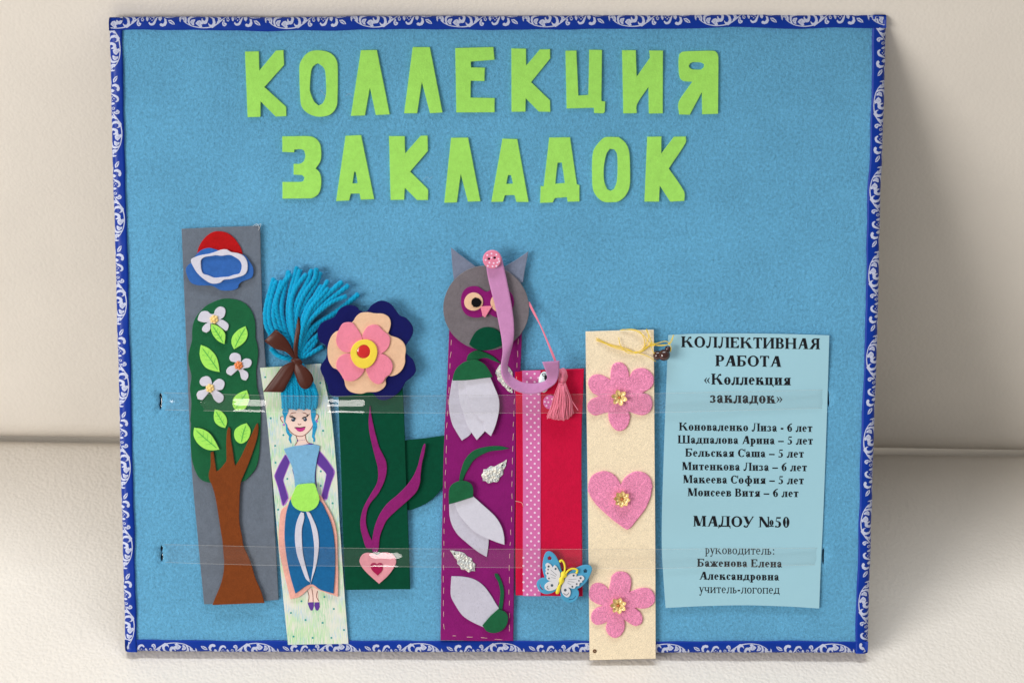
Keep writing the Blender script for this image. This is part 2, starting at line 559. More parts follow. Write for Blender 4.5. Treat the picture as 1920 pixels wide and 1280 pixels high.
def sheet(T, name, outline, w0, th, mat, holes=(), parent=None, smooth=True, bev=0.25, grid=4.0, lumps=0.10, dome=0.0,
          domer=3.0, jit=0.05, label=None, corner=62, curl=None, sub=4, back=True):
    """a cut sheet of cloth, card or wood: traced outline, real thickness, softened upper edge (mm)"""
    rings = []
    for k, r in enumerate([outline] + list(holes)):
        r = np.asarray(r, float)
        if smooth: r = smooth_outline(r, sub, corner)
        r = densify(r, 6.0)
        b3 = T.place(r, (w0 + th) * MM)[:, :2]
        a = area2(b3)
        if (a < 0) == (k == 0): b3 = b3[::-1]
        keep = np.linalg.norm(b3 - np.roll(b3, 1, 0), axis=1) > 1e-5
        b3 = b3[keep]
        if jit:
            jn = np.array([(noise.noise(Vector((p[0] * 900, p[1] * 900, k))), noise.noise(Vector((p[0] * 900, p[1] * 900, 9 + k)))) for p in b3])
            b3 = b3 + jn * jit * MM
        rings.append(b3)
    lift = T.lift or (lambda u, v: 0 * u)
    bv = bev * MM
    cap_r = [inset(r, bv) for r in rings]
    v2, fs, src, n0 = fill(cap_r, grid * MM if grid else None)
    cw = np.full(len(v2), (w0 + th) * MM)
    if dome or lumps:
        d = edge_dist(cap_r, v2)
        if dome: cw += dome * MM * np.sqrt(np.clip(1 - (1 - np.clip(d / (domer * MM), 0, 1)) ** 2, 0, 1))
        if lumps:
            ln = np.array([noise.noise(Vector((p[0] * 110, p[1] * 110, w0))) for p in v2])
            cw += lumps * MM * ln * np.clip(d / (2 * MM), 0, 1)
    if curl is not None: cw += curl(v2[:, 0], v2[:, 1])
    V = [np.column_stack([v2, cw + lift(v2[:, 0], v2[:, 1])])]
    Fs = list(fs)
    # map: ring index -> cap vertex
    idx = {}
    for i, s in enumerate(src):
        if 0 <= s < n0: idx[s] = i
    base = len(v2); k0 = 0; capring = []
    for r in rings:
        n = len(r)
        lf = lift(r[:, 0], r[:, 1])
        cu = curl(r[:, 0], r[:, 1]) if curl is not None else 0
        mid = inset(r, bv * 0.3)
        V.append(np.column_stack([mid, lf + cu + (w0 + th) * MM - bv * 0.3]))
        V.append(np.column_stack([r, lf + cu + (w0 + th) * MM - bv]))
        V.append(np.column_stack([r, lf + cu + np.full(n, w0 * MM)]))
        for i in range(n):
            j = (i + 1) % n
            ci, cj = idx.get(k0 + i), idx.get(k0 + j)
            if ci is not None and cj is not None and ci != cj:
                Fs.append((ci, base + i, base + j, cj))
            Fs.append((base + i, base + n + i, base + n + j, base + j))
            Fs.append((base + n + i, base + 2 * n + i, base + 2 * n + j, base + n + j))
        capring += [idx[k0 + i] for i in range(n) if (k0 + i) in idx]
        base += 3 * n; k0 += n
    if back:
        nb = base
        V.append(np.column_stack([v2, w0 * MM + lift(v2[:, 0], v2[:, 1]) + (curl(v2[:, 0], v2[:, 1]) if curl is not None else 0)]))
        Fs += [tuple(nb + i for i in reversed(f)) for f in fs]
    return T.mesh(name, np.concatenate(V), Fs, mat, parent, True, np.array(capring) if not dome else None, label)


def flat(T, name, polys, w, mat, parent=None, label=None, kind=None, smooth=False, step=0.004):
    """flat print or ink: several outlines on one thin layer (mm above the board)"""
    V, Fs, b = [], [], 0
    for n_, pl in enumerate(polys):
        pl = np.asarray(pl, float)
        if smooth: pl = smooth_outline(pl, 4)
        r = T.place(pl, w * MM)
        p2 = r[:, :2]
        if area2(p2) < 0: p2 = p2[::-1]; r = r[::-1]
        try:
            v2, fs, src, n0 = fill([p2], None)
        except Exception:
            continue
        lf = T.lift(v2[:, 0], v2[:, 1]) if T.lift else 0
        V.append(np.column_stack([v2, np.full(len(v2), w * MM) + lf + 1e-6 * (n_ % 9)])); Fs += [tuple(b + i for i in f) for f in fs]
        b += len(v2)
    return T.mesh(name, np.concatenate(V), Fs, mat, parent, False, None, label, kind)


def stroke(pts, width, taper=True, sub=6):
    """a pen stroke (photo measures) -> outline polygon"""
    p = np.asarray(pts, float)
    if len(p) > 2: p = spline(p, sub)
    t = np.gradient(p, axis=0); t /= np.linalg.norm(t, axis=1, keepdims=True) + 1e-9
    nrm = np.stack([-t[:, 1], t[:, 0]], 1)
    w = np.broadcast_to(np.asarray(width, float), (len(p),)).copy() if np.ndim(width) == 0 or len(np.atleast_1d(width)) == len(p) else \
        np.interp(np.linspace(0, 1, len(p)), np.linspace(0, 1, len(width)), width)
    if taper and np.ndim(width) == 0:
        s = np.linspace(0, 1, len(p)); w = w * np.clip(np.minimum(s, 1 - s) * 6 + 0.45, 0, 1)
    return np.concatenate([p + nrm * w[:, None] / 2, (p - nrm * w[:, None] / 2)[::-1]])


def spline(p, sub=6):
    p = np.asarray(p, float); n = len(p); out = []
    q = np.concatenate([[2 * p[0] - p[1]], p, [2 * p[-1] - p[-2]]])
    for i in range(n - 1):
        a, b, c, d = q[i], q[i + 1], q[i + 2], q[i + 3]
        for s in np.arange(sub) / sub:
            out.append(0.5 * (2 * b + (c - a) * s + (2 * a - 5 * b + 4 * c - d) * s * s + (3 * b - a - 3 * c + d) * s ** 3))
    out.append(p[-1])
    return np.array(out)


def resample(p, step):
    d = np.concatenate([[0], np.cumsum(np.linalg.norm(np.diff(p, axis=0), axis=1))])
    n = max(2, int(d[-1] / step) + 1)
    t = np.linspace(0, d[-1], n)
    return np.stack([np.interp(t, d, p[:, k]) for k in range(p.shape[1])], 1), t


def tube_data(path, rad, sides=6):
    """path (n,3) metres, rad scalar or (n,) -> verts, faces"""
    n = len(path)
    t = np.gradient(path, axis=0); t /= np.linalg.norm(t, axis=1, keepdims=True) + 1e-12
    up = np.array([0, 0, 1.0]); a = np.cross(t, up); la = np.linalg.norm(a, axis=1, keepdims=True)
    a = np.where(la > 0.05, a / np.maximum(la, 1e-9), np.array([1.0, 0, 0])); b = np.cross(a, t)
    ang = np.linspace(0, 2 * np.pi, sides, endpoint=False)
    rad = np.broadcast_to(rad, (n,))
    V = (path[:, None] + rad[:, None, None] * (np.cos(ang)[None, :, None] * a[:, None] + np.sin(ang)[None, :, None] * b[:, None])).reshape(-1, 3)
    Fs = []
    for i in range(n - 1):
        for k in range(sides):
            k2 = (k + 1) % sides
            Fs.append((i * sides + k, i * sides + k2, (i + 1) * sides + k2, (i + 1) * sides + k))
    Fs.append(tuple(range(sides))[::-1]); Fs.append(tuple((n - 1) * sides + k for k in range(sides)))
    return V, Fs


def join(parts):
    V, Fs, b = [], [], 0
    for v, f in parts:
        V.append(v); Fs += [tuple(b + i for i in q) for q in f]; b += len(v)
    return np.concatenate(V), Fs


def path3(T, px, ws, sub=6):
    """photo path with heights (mm) -> smooth 3-D path in board coordinates"""
    px = np.asarray(px, float)
    ws = np.interp(np.linspace(0, 1, len(px)), np.linspace(0, 1, len(np.atleast_1d(ws))), np.atleast_1d(ws))
    p = spline(np.column_stack([px, ws]), sub)
    return T.place(p[:, :2], p[:, 2] * MM)


def yarn(T, name, px, ws, R, mat, parent=None, pitch=6.0, plies=3, flare=True, kind=None):
    c = path3(T, px, ws, 8)
    c, s = resample(c, 0.0007)
    n = len(c)
    t = np.gradient(c, axis=0); t /= np.linalg.norm(t, axis=1, keepdims=True)
    a = np.cross(t, [0, 0, 1.0]); a /= np.linalg.norm(a, axis=1, keepdims=True) + 1e-9; b = np.cross(a, t)
    rr = np.full(n, 0.34 * R * MM)
    parts = []
    ph0 = random.uniform(0, 6)
    for k in range(plies):
        ph = ph0 + s / (pitch * MM) * 2 * np.pi + 2 * np.pi * k / plies
        q = c + (np.cos(ph) * rr)[:, None] * a + (np.sin(ph) * rr)[:, None] * b
        rad = np.full(n, 0.74 * R * MM) * (1 + np.array([0.16 * noise.noise(Vector((x * 500, k * 3.1, ph0))) for x in s]))
        if flare: rad[0] *= 0.6
        parts.append(tube_data(q, rad, 6))
    # stray fibres
    for _ in range(int(n * 2.2)):
        i = rng.integers(0, n); dr = rng.normal(size=3); dr /= np.linalg.norm(dr)
        p0 = c[i] + dr * R * MM * 0.95; L = rng.uniform(0.6, 1.6) * MM
        d2 = dr * 0.6 + t[i] * rng.normal() * 0.9; d2 /= np.linalg.norm(d2)
        parts.append(tube_data(np.array([p0, p0 + d2 * L]), 0.028 * MM, 3))
    V, Fs = join(parts)
    return T.mesh(name, V, Fs, mat, parent, True, None, None, kind)


def tube(T, name, px, ws, r, mat, parent=None, sides=6, sub=8, kind=None):
    c = path3(T, px, ws, sub)
    V, Fs = tube_data(c, r * MM, sides)
    return T.mesh(name, V, Fs, mat, parent, True, None, None, kind)


def ball(T, name, px, w, r, mat, parent=None, squash=1.0, rx=None, seg=14, rings=8):
    c = T.place([px], w * MM)[0]
    V, Fs = ball_data(c, r * MM, (rx or r) * MM, r * squash * MM, seg, rings)
    return T.mesh(name, V, Fs, mat, parent)


def ball_data(c, ry, rx, rz, seg=14, rings=8):
    V = []; Fs = []
    for i in range(rings + 1):
        th = np.pi * i / rings
        for k in range(seg):
            a = 2 * np.pi * k / seg
            V.append(c + np.array([rx * np.sin(th) * np.cos(a), ry * np.sin(th) * np.sin(a), rz * np.cos(th)]))
    for i in range(rings):
        for k in range(seg):
            k2 = (k + 1) % seg
            Fs.append((i * seg + k, (i + 1) * seg + k, (i + 1) * seg + k2, i * seg + k2))
    return np.array(V), Fs


def surf(T, name, edge_a, edge_b, wa, wb, mat, parent=None, th=0.5, n=60, m=6, bulge=0.0, label=None, pleat=0.0):
    """a strip of cloth stretched between two traced edges, with height along each (mm), given thickness"""
    def run(e, w):
        e = np.asarray(e, float)
        w = np.interp(np.linspace(0, 1, len(e)), np.linspace(0, 1, len(np.atleast_1d(w))), np.atleast_1d(w))
        p = spline(np.column_stack([e, w]), 8)
        d = np.concatenate([[0], np.cumsum(np.linalg.norm(np.diff(p[:, :2], axis=0), axis=1))])
        t = np.linspace(0, d[-1], n)
        return np.stack([np.interp(t, d, p[:, k]) for k in range(3)], 1)
    A, B = run(edge_a, wa), run(edge_b, wb)
    top = []
    for j in range(m + 1):
        s = j / m
        q = A * (1 - s) + B * s
        q[:, 2] += bulge * math.sin(math.pi * s)
        if pleat: q[:, 2] += pleat * np.sin(2 * math.pi * 2.3 * s + 1 + 1.5 * np.linspace(0, 1, n)) * (0.4 + 0.6 * np.linspace(0, 1, n))
        top.append(T.place(q[:, :2], q[:, 2] * MM))
    top = np.array(top)                       # m+1, n, 3
    du = np.gradient(top, axis=1); dv = np.gradient(top, axis=0)
    nr = np.cross(du, dv); nr /= np.linalg.norm(nr, axis=2, keepdims=True) + 1e-12
    bot = top - nr * th * MM
    V = np.concatenate([top.reshape(-1, 3), bot.reshape(-1, 3)])
    K = (m + 1) * n; Fs = []
    for j in range(m):
        for i in range(n - 1):
            a, b, c, d = j * n + i, j * n + i + 1, (j + 1) * n + i + 1, (j + 1) * n + i
            Fs.append((a, b, c, d)); Fs.append((K + d, K + c, K + b, K + a))
    for i in range(n - 1):
        Fs.append((i + 1, i, K + i, K + i + 1)); o = m * n
        Fs.append((o + i, o + i + 1, K + o + i + 1, K + o + i))
    for j in range(m):
        Fs.append((j * n, (j + 1) * n, K + (j + 1) * n, K + j * n)); e = n - 1
        Fs.append(((j + 1) * n + e, j * n + e, K + j * n + e, K + (j + 1) * n + e))
    return T.mesh(name, V, Fs, mat, parent, True, None, label)

# ------------------------------------------------------------------ sofa (seat + backrest), the surface everything stands on
def grid_mesh(name, X, parent, mat):
    n, m = X.shape[:2]
    Fs = [(i * m + j, (i + 1) * m + j, (i + 1) * m + j + 1, i * m + j + 1) for i in range(n - 1) for j in range(m - 1)]
    me = bpy.data.meshes.new(name); me.from_pydata([tuple(map(float, v)) for v in X.reshape(-1, 3)], [], Fs); me.update()
    me.polygons.foreach_set('use_smooth', [True] * len(me.polygons))
    me.materials.append(mat)
    o = bpy.data.objects.new(name, me); COL.objects.link(o); o.parent = parent
    return o


sofa = bpy.data.objects.new('sofa', None); COL.objects.link(sofa); sofa.empty_display_size = 0.1
tag(sofa, 'cream leather sofa seat and backrest behind the blue board', 'sofa')
sofa.location = (0.24, 0.1915, 0)
SEAM = lambda x: -0.0142 * (x - 0.24)          # the sofa stands slightly askew to the board
xs = np.linspace(-1.1, 1.1, 70)
prof = []
for y in np.linspace(-0.75, -0.06, 24): prof.append((y, 0.0))
for a in np.linspace(0.05, 1, 16): prof.append((-0.06 + 0.066 * a, -0.010 * max(0, (a - 0.72) / 0.28) ** 2.4))
prof += [(0.02, -0.018), (0.05, -0.02), (0.12, -0.02)]
prof = np.array(prof)
X = np.zeros((len(xs), len(prof), 3))
for i, x in enumerate(xs):
    for j, (y, z) in enumerate(prof):
        dz = 0.0012 * noise.noise(Vector((x * 5, y * 5, 3)))
        k = max(0.0, 1 - ((x) / 0.30) ** 2 - ((y + 0.19) / 0.05) ** 2)
        X[i, j] = (x, y + SEAM(x), z + dz * (0.3 if abs(y + 0.19) < .05 else 1))
seat = grid_mesh('seat_cushion', X, sofa, M['leather'])
prof = []
for a in np.linspace(-0.25, 1, 20):
    th = a * math.pi * 0.5
    prof.append((0.018 - 0.018 * math.sin(th), 0.016 - 0.026 * math.cos(th)))
for z in np.linspace(0.035, 0.60, 30): prof.append((0.0 + (z - 0.02) * 0.098, z))
X = np.zeros((len(xs), len(prof), 3))
for i, x in enumerate(xs):
    for j, (y, z) in enumerate(prof):
        X[i, j] = (x, y + SEAM(x) + 0.002 * noise.noise(Vector((x * 4, z * 4, 7))), z)
grid_mesh('back_cushion', X, sofa, M['leather_back'])

# ------------------------------------------------------------------ display board
CORN = np.array([[234, 1222], [1628, 1225], [1663, 27], [203, 33]], float)
T = Thing('display_board', 'sky blue felt board edged in blue floral ribbon with green cut letters', 'display board', (930, 1224))
BOARD = T
cb = P(CORN, 0.0)[:, :2]


def bil(s, t):
    return (cb[0] * (1 - s) * (1 - t) + cb[1] * s * (1 - t) + cb[2] * s * t + cb[3] * (1 - s) * t)


# felt face with four real slots cut through it
ins = 0.004
q = inset(cb, ins)
slots = [zP("301,735 304,740 304.5,750 303.5,761 302,768.5 299.5,766 298,760 299.8,750 298.4,741"),
         zP("303,1020.5 306,1026 304.6,1033 306.5,1042 304.5,1052 301.5,1051 300.5,1044 303,1036 300,1028"),
         zP("1551.5,729 1554,735 1554.5,746 1555,757 1554,764 1551.8,758 1551.4,746 1550.6,737"),
         zP("1543,1026 1545.5,1030 1545,1042 1545,1053 1543.6,1059 1541.6,1052 1541.2,1040 1541.5,1031")]


def slot_lip(u, v):
    w = np.zeros(len(u))
    for sl in SL3:
        c = sl.mean(0)
        d = np.hypot((u - c[0]) / 0.0035, (v - c[1]) / 0.0075)
        w += 0.0008 * np.exp(-d ** 2)
    w += 0.00035 * np.array([noise.noise(Vector((a * 16, b * 16, 1))) for a, b in zip(u, v)])
    return w


SL3 = [P(s, 0)[:, :2] for s in slots]


def board_face():
    rings = [densify(q, 0.004)] + SL3
    rings = [r if (area2(r) > 0) == (k == 0) else r[::-1] for k, r in enumerate(rings)]
    v2, fs, src, n0 = fill(rings, 0.006)
    w = slot_lip(v2[:, 0], v2[:, 1])
    V = [np.column_stack([v2, w])]; Fs = list(fs)
    # slot walls and the felt's back
    inv = {s: i for i, s in enumerate(src) if 0 <= s < n0}
    b = len(v2); k0 = 0
    for k, r in enumerate(rings):
        n = len(r)
        ww = slot_lip(r[:, 0], r[:, 1])
        V.append(np.column_stack([r, np.full(n, -0.0022)]))
        for i in range(n):
            j = (i + 1) % n
            Fs.append((inv[k0 + i], b + i, b + j, inv[k0 + j]))
        b += n; k0 += n
    return T.mesh('felt_panel', np.concatenate(V), Fs, M['felt'])


board_face()
# foam core under the felt
cc = inset(cb, 0.0022)
V = np.concatenate([np.column_stack([cc, np.full(4, -0.0026)]), np.column_stack([cc, np.full(4, -BT + 0.0006)])])
T.mesh('core_panel', V, [(0, 1, 2, 3), (7, 6, 5, 4), (0, 4, 5, 1), (1, 5, 6, 2), (2, 6, 7, 3), (3, 7, 4, 0)], M['darkboard'], smooth=False)

# ribbon binding: face strip, rounded outer edge, back strip
RW = 0.0083
R_ED = 0.0042


def rib_profile(d):
    """d metres measured from the outer silhouette inwards (negative: round the edge) -> (inward, w)"""
    top = 0.0011
    if d >= R_ED:
        return d, top
    # quarter-and-more round
    L = R_ED
    a = (L - d) / L          # 0 at start of the round, 1 at silhouette, >1 behind
    th = min(a, 1.9) * math.pi / 2 * 0.98
    return R_ED - R_ED * math.sin(th), top - R_ED + R_ED * math.cos(th)


def rib_point(side, s, d, lift=0.0):
    """side 0 left (going up) 1 top 2 right 3 bottom, s metres along, d from the outer edge"""
    order = [(0, 3), (3, 2), (2, 1), (1, 0)]
    a, b = cb[order[side][0]], cb[order[side][1]]
    t = (b - a) / np.linalg.norm(b - a)
    nin = np.array([t[1], -t[0]])            # inward (to the right of the walking direction)
    wob = 0.0005 * noise.noise(Vector((s * 55, side * 7.3, 0))) + 0.0007 * noise.noise(Vector((s * 14, side * 3.1, 5)))
    dd, w = rib_profile(d)
    k = max(0.0, min(1.0, 1 - d / RW))
    pu = noise.noise(Vector((s * 70, d * 120, side * 5.0)))
    w += 0.0006 * pu * max(0.0, min(1, d / RW * 2))
    p = a + t * s + nin * (dd - wob * (1 - 0.4 * k))
    return np.array([p[0], p[1], w + lift])


lens = [np.linalg.norm(cb[3] - cb[0]), np.linalg.norm(cb[2] - cb[3]), np.linalg.norm(cb[1] - cb[2]), np.linalg.norm(cb[0] - cb[1])]
ribbons = []
for side in range(4):
    n = int(lens[side] / 0.003) + 1
    s0, s1 = 0.0004, lens[side] - 0.0004
    ss = np.linspace(s0, s1, n)
    ds = np.concatenate([[-0.0052, -0.004], np.linspace(-0.003, R_ED, 9), np.linspace(R_ED, RW, 4)[1:], [RW + 0.0001]])
    V = []
    for s in ss:
        for j, d in enumerate(ds):
            dm = RW + 0.0007 * noise.noise(Vector((s * 30, side * 2.0, 8))) if j >= len(ds) - 2 else d
            mit = min(s, lens[side] - s)
            p = rib_point(side, s, dm, lift=0.00025 * (side % 2))
            if j == len(ds) - 1: p[2] = 0.0
            V.append(p)
    m = len(ds)
    Fs = [(i * m + j, (i + 1) * m + j, (i + 1) * m + j + 1, i * m + j + 1) for i in range(n - 1) for j in range(m - 1)]
    Fs = [f[::-1] for f in Fs]
    Fs += [tuple(range(m)), tuple((n - 1) * m + j for j in reversed(range(m)))]
    ribbons.append(T.mesh('border_ribbon', V, Fs, M['satin_blue']))

# printed scroll: outlines in the motif's own units (1 unit = 1/10.667 px), x along the ribbon, y from the outer edge
U2M = 0.0530 / 1720.0
def MS(t): return np.array([float(k) for k in t.replace(',', ' ').split()]).reshape(-1, 2)
motif = [stroke(MS("270,215 340,255 430,300 540,325 650,335 770,325 870,300 950,250 1040,200 1110,150 1180,100"), [12, 15, 18, 18, 17, 22, 26, 22, 18, 14, 10], False),
         MS("178,160 195,130 235,118 285,120 318,150 335,190 330,240 300,228 270,205 240,185 215,195 212,235 190,215"),
         MS("350,215 358,165 390,130 440,112 500,120 515,140 480,158 430,168 398,190 392,235 420,290 375,268"),
         MS("402,232 430,200 495,192 505,205 478,245 485,290 445,283"),
         MS("510,250 550,215 600,205 640,225 668,262 628,268 648,318 600,325 560,295"),
         stroke(MS("590,120 660,118 715,135 740,175 725,222 685,235 650,212 640,175"), [12, 30, 46, 52, 50, 44, 34, 18], False),
         MS("770,130 835,138 890,175 915,235 900,300 850,335 800,318 772,270 768,235 800,268 840,272 862,235 850,190 810,155"),
         MS("870,120 940,118 1005,150 1042,205 1000,222 945,243 938,232 965,205 955,165 915,140"),
         MS("1045,245 1060,205 1092,190 1100,235 1140,248 1128,285 1092,305 1058,290"),
         MS("1130,180 1145,140 1172,125 1170,172 1196,190 1178,222 1142,216"),
         MS("1228,140 1255,118 1280,140 1285,185 1270,222 1246,212 1230,180"),
         stroke(MS("1292,235 1330,268 1385,258 1425,205 1460,140"), [20, 42, 44, 36, 14], False),
         circ(1322, 182, 11, n=8), circ(1356, 206, 11, n=8), circ(1390, 184, 11, n=8), circ(1300, 150, 11, n=8),
         MS("1322,135 1360,120 1420,112 1425,135 1385,165 1345,160"),
         MS("1472,150 1500,120 1535,128 1552,180 1525,218 1490,200"),
         MS("1506,268 1535,245 1580,258 1608,225 1595,172 1640,186 1658,240 1628,292 1570,312 1522,300"),
         MS("1678,203 1740,198 1800,232 1818,270 1760,266 1705,240"),
         MS("1555,128 1640,138 1760,112 1845,92 1790,148 1690,168 1625,160"),
         stroke(MS("1500,30 1600,10 1700,30 1800,-10"), 26), circ(1400, 20, 34, n=14), circ(1250, 20, 26, n=12),
         stroke(MS("200,20 330,0 480,20 640,0 760,20"), 22), circ(1000, 20, 30, n=12)]
motif_gaps = [stroke(MS("1705,218 1745,228 1795,258"), 9), stroke(MS("215,150 220,180"), 8), stroke(MS("245,140 252,172"), 8), stroke(MS("275,140 288,185"), 8),
              stroke(MS("440,215 432,260"), 8), stroke(MS("465,210 455,258"), 8), stroke(MS("555,235 580,290"), 8), stroke(MS("585,225 605,295"), 8),
              stroke(MS("1082,225 1080,262 1110,275"), 9), stroke(MS("1156,150 1152,190 1172,205"), 8)]
PHASE = [(0, 595, 'y'), (1, 337, 'x'), (2, 458, 'y'), (3, 525, 'x')]
order = [(0, 3), (3, 2), (2, 1), (1, 0)]
for side, ph, ax in PHASE:
    a, b = CORN[order[side][0]], CORN[order[side][1]]
    k = 0 if ax == 'x' else 1
    f = (ph - a[k]) / (b[k] - a[k])
    s_ref = f * lens[side]
    per = 0.0530
    V, Fs, base = [], [], 0
    Vg, Fg, bg = [], [], 0
    for rep in range(-12, 12):
        so = s_ref + rep * per
        if so > lens[side] or so + per < 0: continue
        for which, lst in ((0, motif), (1, motif_gaps)):
            for pl in lst:
                p = np.array(pl, float)
                s = so + (p[:, 0] - 180) * U2M
                if s.max() < 0.002 or s.min() > lens[side] - 0.002: continue
                s = np.clip(s, 0.0015, lens[side] - 0.0015)
                d = (p[:, 1] - 112) * U2M
                p2 = densify(np.stack([s, d], 1), 0.0007)
                if area2(p2) < 0: p2 = p2[::-1]
                try:
                    v2, fs, src, n0 = fill([p2], 0.0011)
                except Exception:
                    continue
                pts = [rib_point(side, x, y, 0.00010 + 0.00025 * (side % 2) + which * 0.00006) for x, y in v2]
                if which == 0:
                    V += pts; Fs += [tuple(base + i for i in reversed(t)) for t in fs]; base += len(v2)
                else:
                    Vg += pts; Fg += [tuple(bg + i for i in reversed(t)) for t in fs]; bg += len(v2)
    T.mesh('floral_print', V, Fs, M['print'], ribbons[side])
    T.mesh('print_lines', Vg, Fg, M['satin_blue'], ribbons[side])

# cut felt letters
LET = [(zL("75,105 176,103 180,243 300,98 355,94 360,203 217,363 374,507 376,575 298,578 190,467 188,580 94,582"), []),
       (zL("470,215 490,160 530,115 580,97 650,100 705,122 740,165 750,215 748,470 735,520 700,560 650,577 590,577 530,552 490,510 478,460"),
        [zL("548,380 555,260 570,215 605,190 640,215 658,250 665,350 662,430 640,480 610,497 580,470 558,420")]),
       (zL("918,96 1035,93 1128,562 1026,567 984,366 948,570 845,573"), []),
       (zL("1295,73 1420,73 1512,548 1420,553 1362,326 1328,554 1232,554"), []),
       (cat(zL("1604,80 1650,78"), zM("98,72 106,165"), zL("1718,178 1720,220 1820,222 1817,320 1718,318 1716,440"), zM("107,443 107,547"), zL("1612,548")), []),
       (zM("228,82 335,84 336,207 435,90 510,88 512,155 372,328 510,460 512,544 428,542 333,445 331,542 229,543"), []),
       (zM("621,99 702,97 716,425 788,420 794,92 888,93 884,465 912,468 908,545 894,554 830,552 828,514 630,519"), []),
       (zM("1033,96 1134,95 1140,287 1236,150 1230,97 1331,97 1330,555 1228,556 1225,362 1143,488 1141,553 1042,555"), []),
       (zM("1444,170 1450,125 1478,105 1700,99 1726,115 1735,150 1732,558 1616,561 1614,400 1526,565 1448,562 1446,470 1545,325 1480,320 1455,300 1446,260"),
        [zM("1519,210 1530,190 1550,183 1605,185 1630,197 1628,220 1608,236 1550,235 1527,225")]),
       (zL("346,722 540,720 590,738 620,775 630,830 625,900 590,955 618,985 630,1030 628,1090 610,1140 570,1168 540,1172 347,1174 347,1053 480,1052 500,1045 508,1020 490,1002 428,1000 428,922 475,920 505,900 514,860 505,825 485,815 434,818 434,838 346,835"), []),
       (zL("806,718 920,712 1015,1178 917,1182 908,1137 845,1138 833,1188 737,1192"), [zL("870,978 880,980 895,1063 857,1064")]),
       (zL("1122,720 1237,720 1240,845 1352,717 1403,716 1406,828 1277,978 1400,1100 1408,1118 1406,1184 1326,1184 1238,1095 1233,1182 1134,1184"), []),
       (zL("1574,732 1698,730 1788,1193 1696,1196 1645,995 1617,1202 1524,1204"), []),
       (zM("163,738 272,741 354,1198 265,1198 250,1148 182,1150 168,1197 82,1198"), [zM("205,1003 225,1003 240,1066 192,1067")]),
       (zM("503,730 656,728 705,1070 724,1076 724,1195 637,1197 632,1163 545,1170 530,1202 437,1205 441,1082 463,1085"), [zM("565,912 595,912 617,1060 548,1066")]),
       (zM("818,860 838,800 890,740 920,726 1010,727 1060,770 1085,830 1092,940 1090,1080 1060,1150 1010,1193 960,1200 900,1197 850,1160 820,1100 815,1000"),
        [zM("905,920 920,850 945,812 975,815 996,850 1000,940 995,1050 975,1105 950,1118 925,1105 905,1050 900,980")]),
       (zM("1216,725 1320,722 1318,847 1410,725 1498,722 1496,770 1374,955 1485,1120 1487,1190 1383,1196 1308,1080 1303,1196 1196,1196"), [])]
for k, (o, h) in enumerate(LET):
    sheet(T, 'letter', o, -0.05, 1.35, M['letter'], holes=h, corner=38, bev=0.22, grid=5, lumps=0.12, jit=0.07,
          curl=lambda u, v, k=k: 0.0010 * np.clip(np.array([noise.noise(Vector((a * 38, b_ * 38, k * 3.3))) for a, b_ in zip(u, v)]) + .12, 0, 1))

# loose surface fibres all over the face
fib = []
for _ in range(900):
    p = bil(rng.uniform(.03, .97), rng.uniform(.03, .97)); a = rng.uniform(0, 6.28); L = rng.uniform(.8, 2.6) * MM
    q0 = np.array([p[0], p[1], 0.0003]); d0 = np.array([math.cos(a), math.sin(a), 0]); nq = np.array([-d0[1], d0[0], 0])
    fib.append(tube_data(np.array([q0, q0 + d0 * L * .5 + nq * L * rng.normal() * .2 + [0, 0, .0005], q0 + d0 * L]), 0.035 * MM, 3))
V, Fs = join(fib)
T.mesh('felt_fibres', V, Fs, M['felt'], kind='stuff')

# ------------------------------------------------------------------ bookmark 1: tree
def tilt(y0px, y1px, w0, w1, xs=960):
    """heights (mm) at two photo rows -> linear lean off the board"""
    v0 = P([[xs, y0px]], 0)[0, 1]; v1 = P([[xs, y1px]], 0)[0, 1]
    return lambda u, v: (w0 + (v - v0) / (v1 - v0) * (w1 - w0)) * MM


T = Thing('bookmark', 'slate grey felt bookmark with a tree of green leaves, white blossoms and red sun', 'bookmark', (452, 1130), group='handmade bookmarks under the clear strips',
          lift=tilt(1130, 430, 0.3, 1.6))
sheet(T, 'backing', cat(zP("340.3,429.5 420,426"), zA("510,72"), zP("491,560 498,685 510,900"), zB("575,978"), zP("450,1129"), zB("178,1002"), zP("370,1000 358.7,868 349,640")), 0.1, 1.6, M['gray'], corner=30, jit=0.1, lumps=0.2)
sheet(T, 'sun', zA("152,222 172,170 205,130 240,108 275,103 320,112 360,140 390,180 405,210 412,240 300,280 160,260"), 1.65, 1.0, M['red'])
cl = sheet(T, 'cloud', zA("86,320 100,295 118,282 128,262 150,232 175,210 215,198 250,205 285,215 330,220 365,228 420,240 450,275 470,310 472,345 462,368 440,378 405,392 388,410 385,425 360,438 320,442 280,437 240,415 190,412 150,410 115,395 95,360"), 2.6, 0.9, M['cloud'], bev=.2)
sheet(T, 'ring', zA("117,280 118,262 140,250 170,240 215,232 250,222 290,208 320,208 345,222 380,228 410,240 432,265 440,300 435,335 415,355 380,366 340,376 305,380 285,395 255,402 225,398 195,380 165,355 140,325"), 3.5, 1.1, M['white'], parent=cl,
      holes=[zA("172,285 175,265 195,250 225,245 260,240 290,243 335,238 370,252 395,272 405,295 402,325 390,345 360,352 330,362 290,365 250,368 215,355 185,345 175,320")])
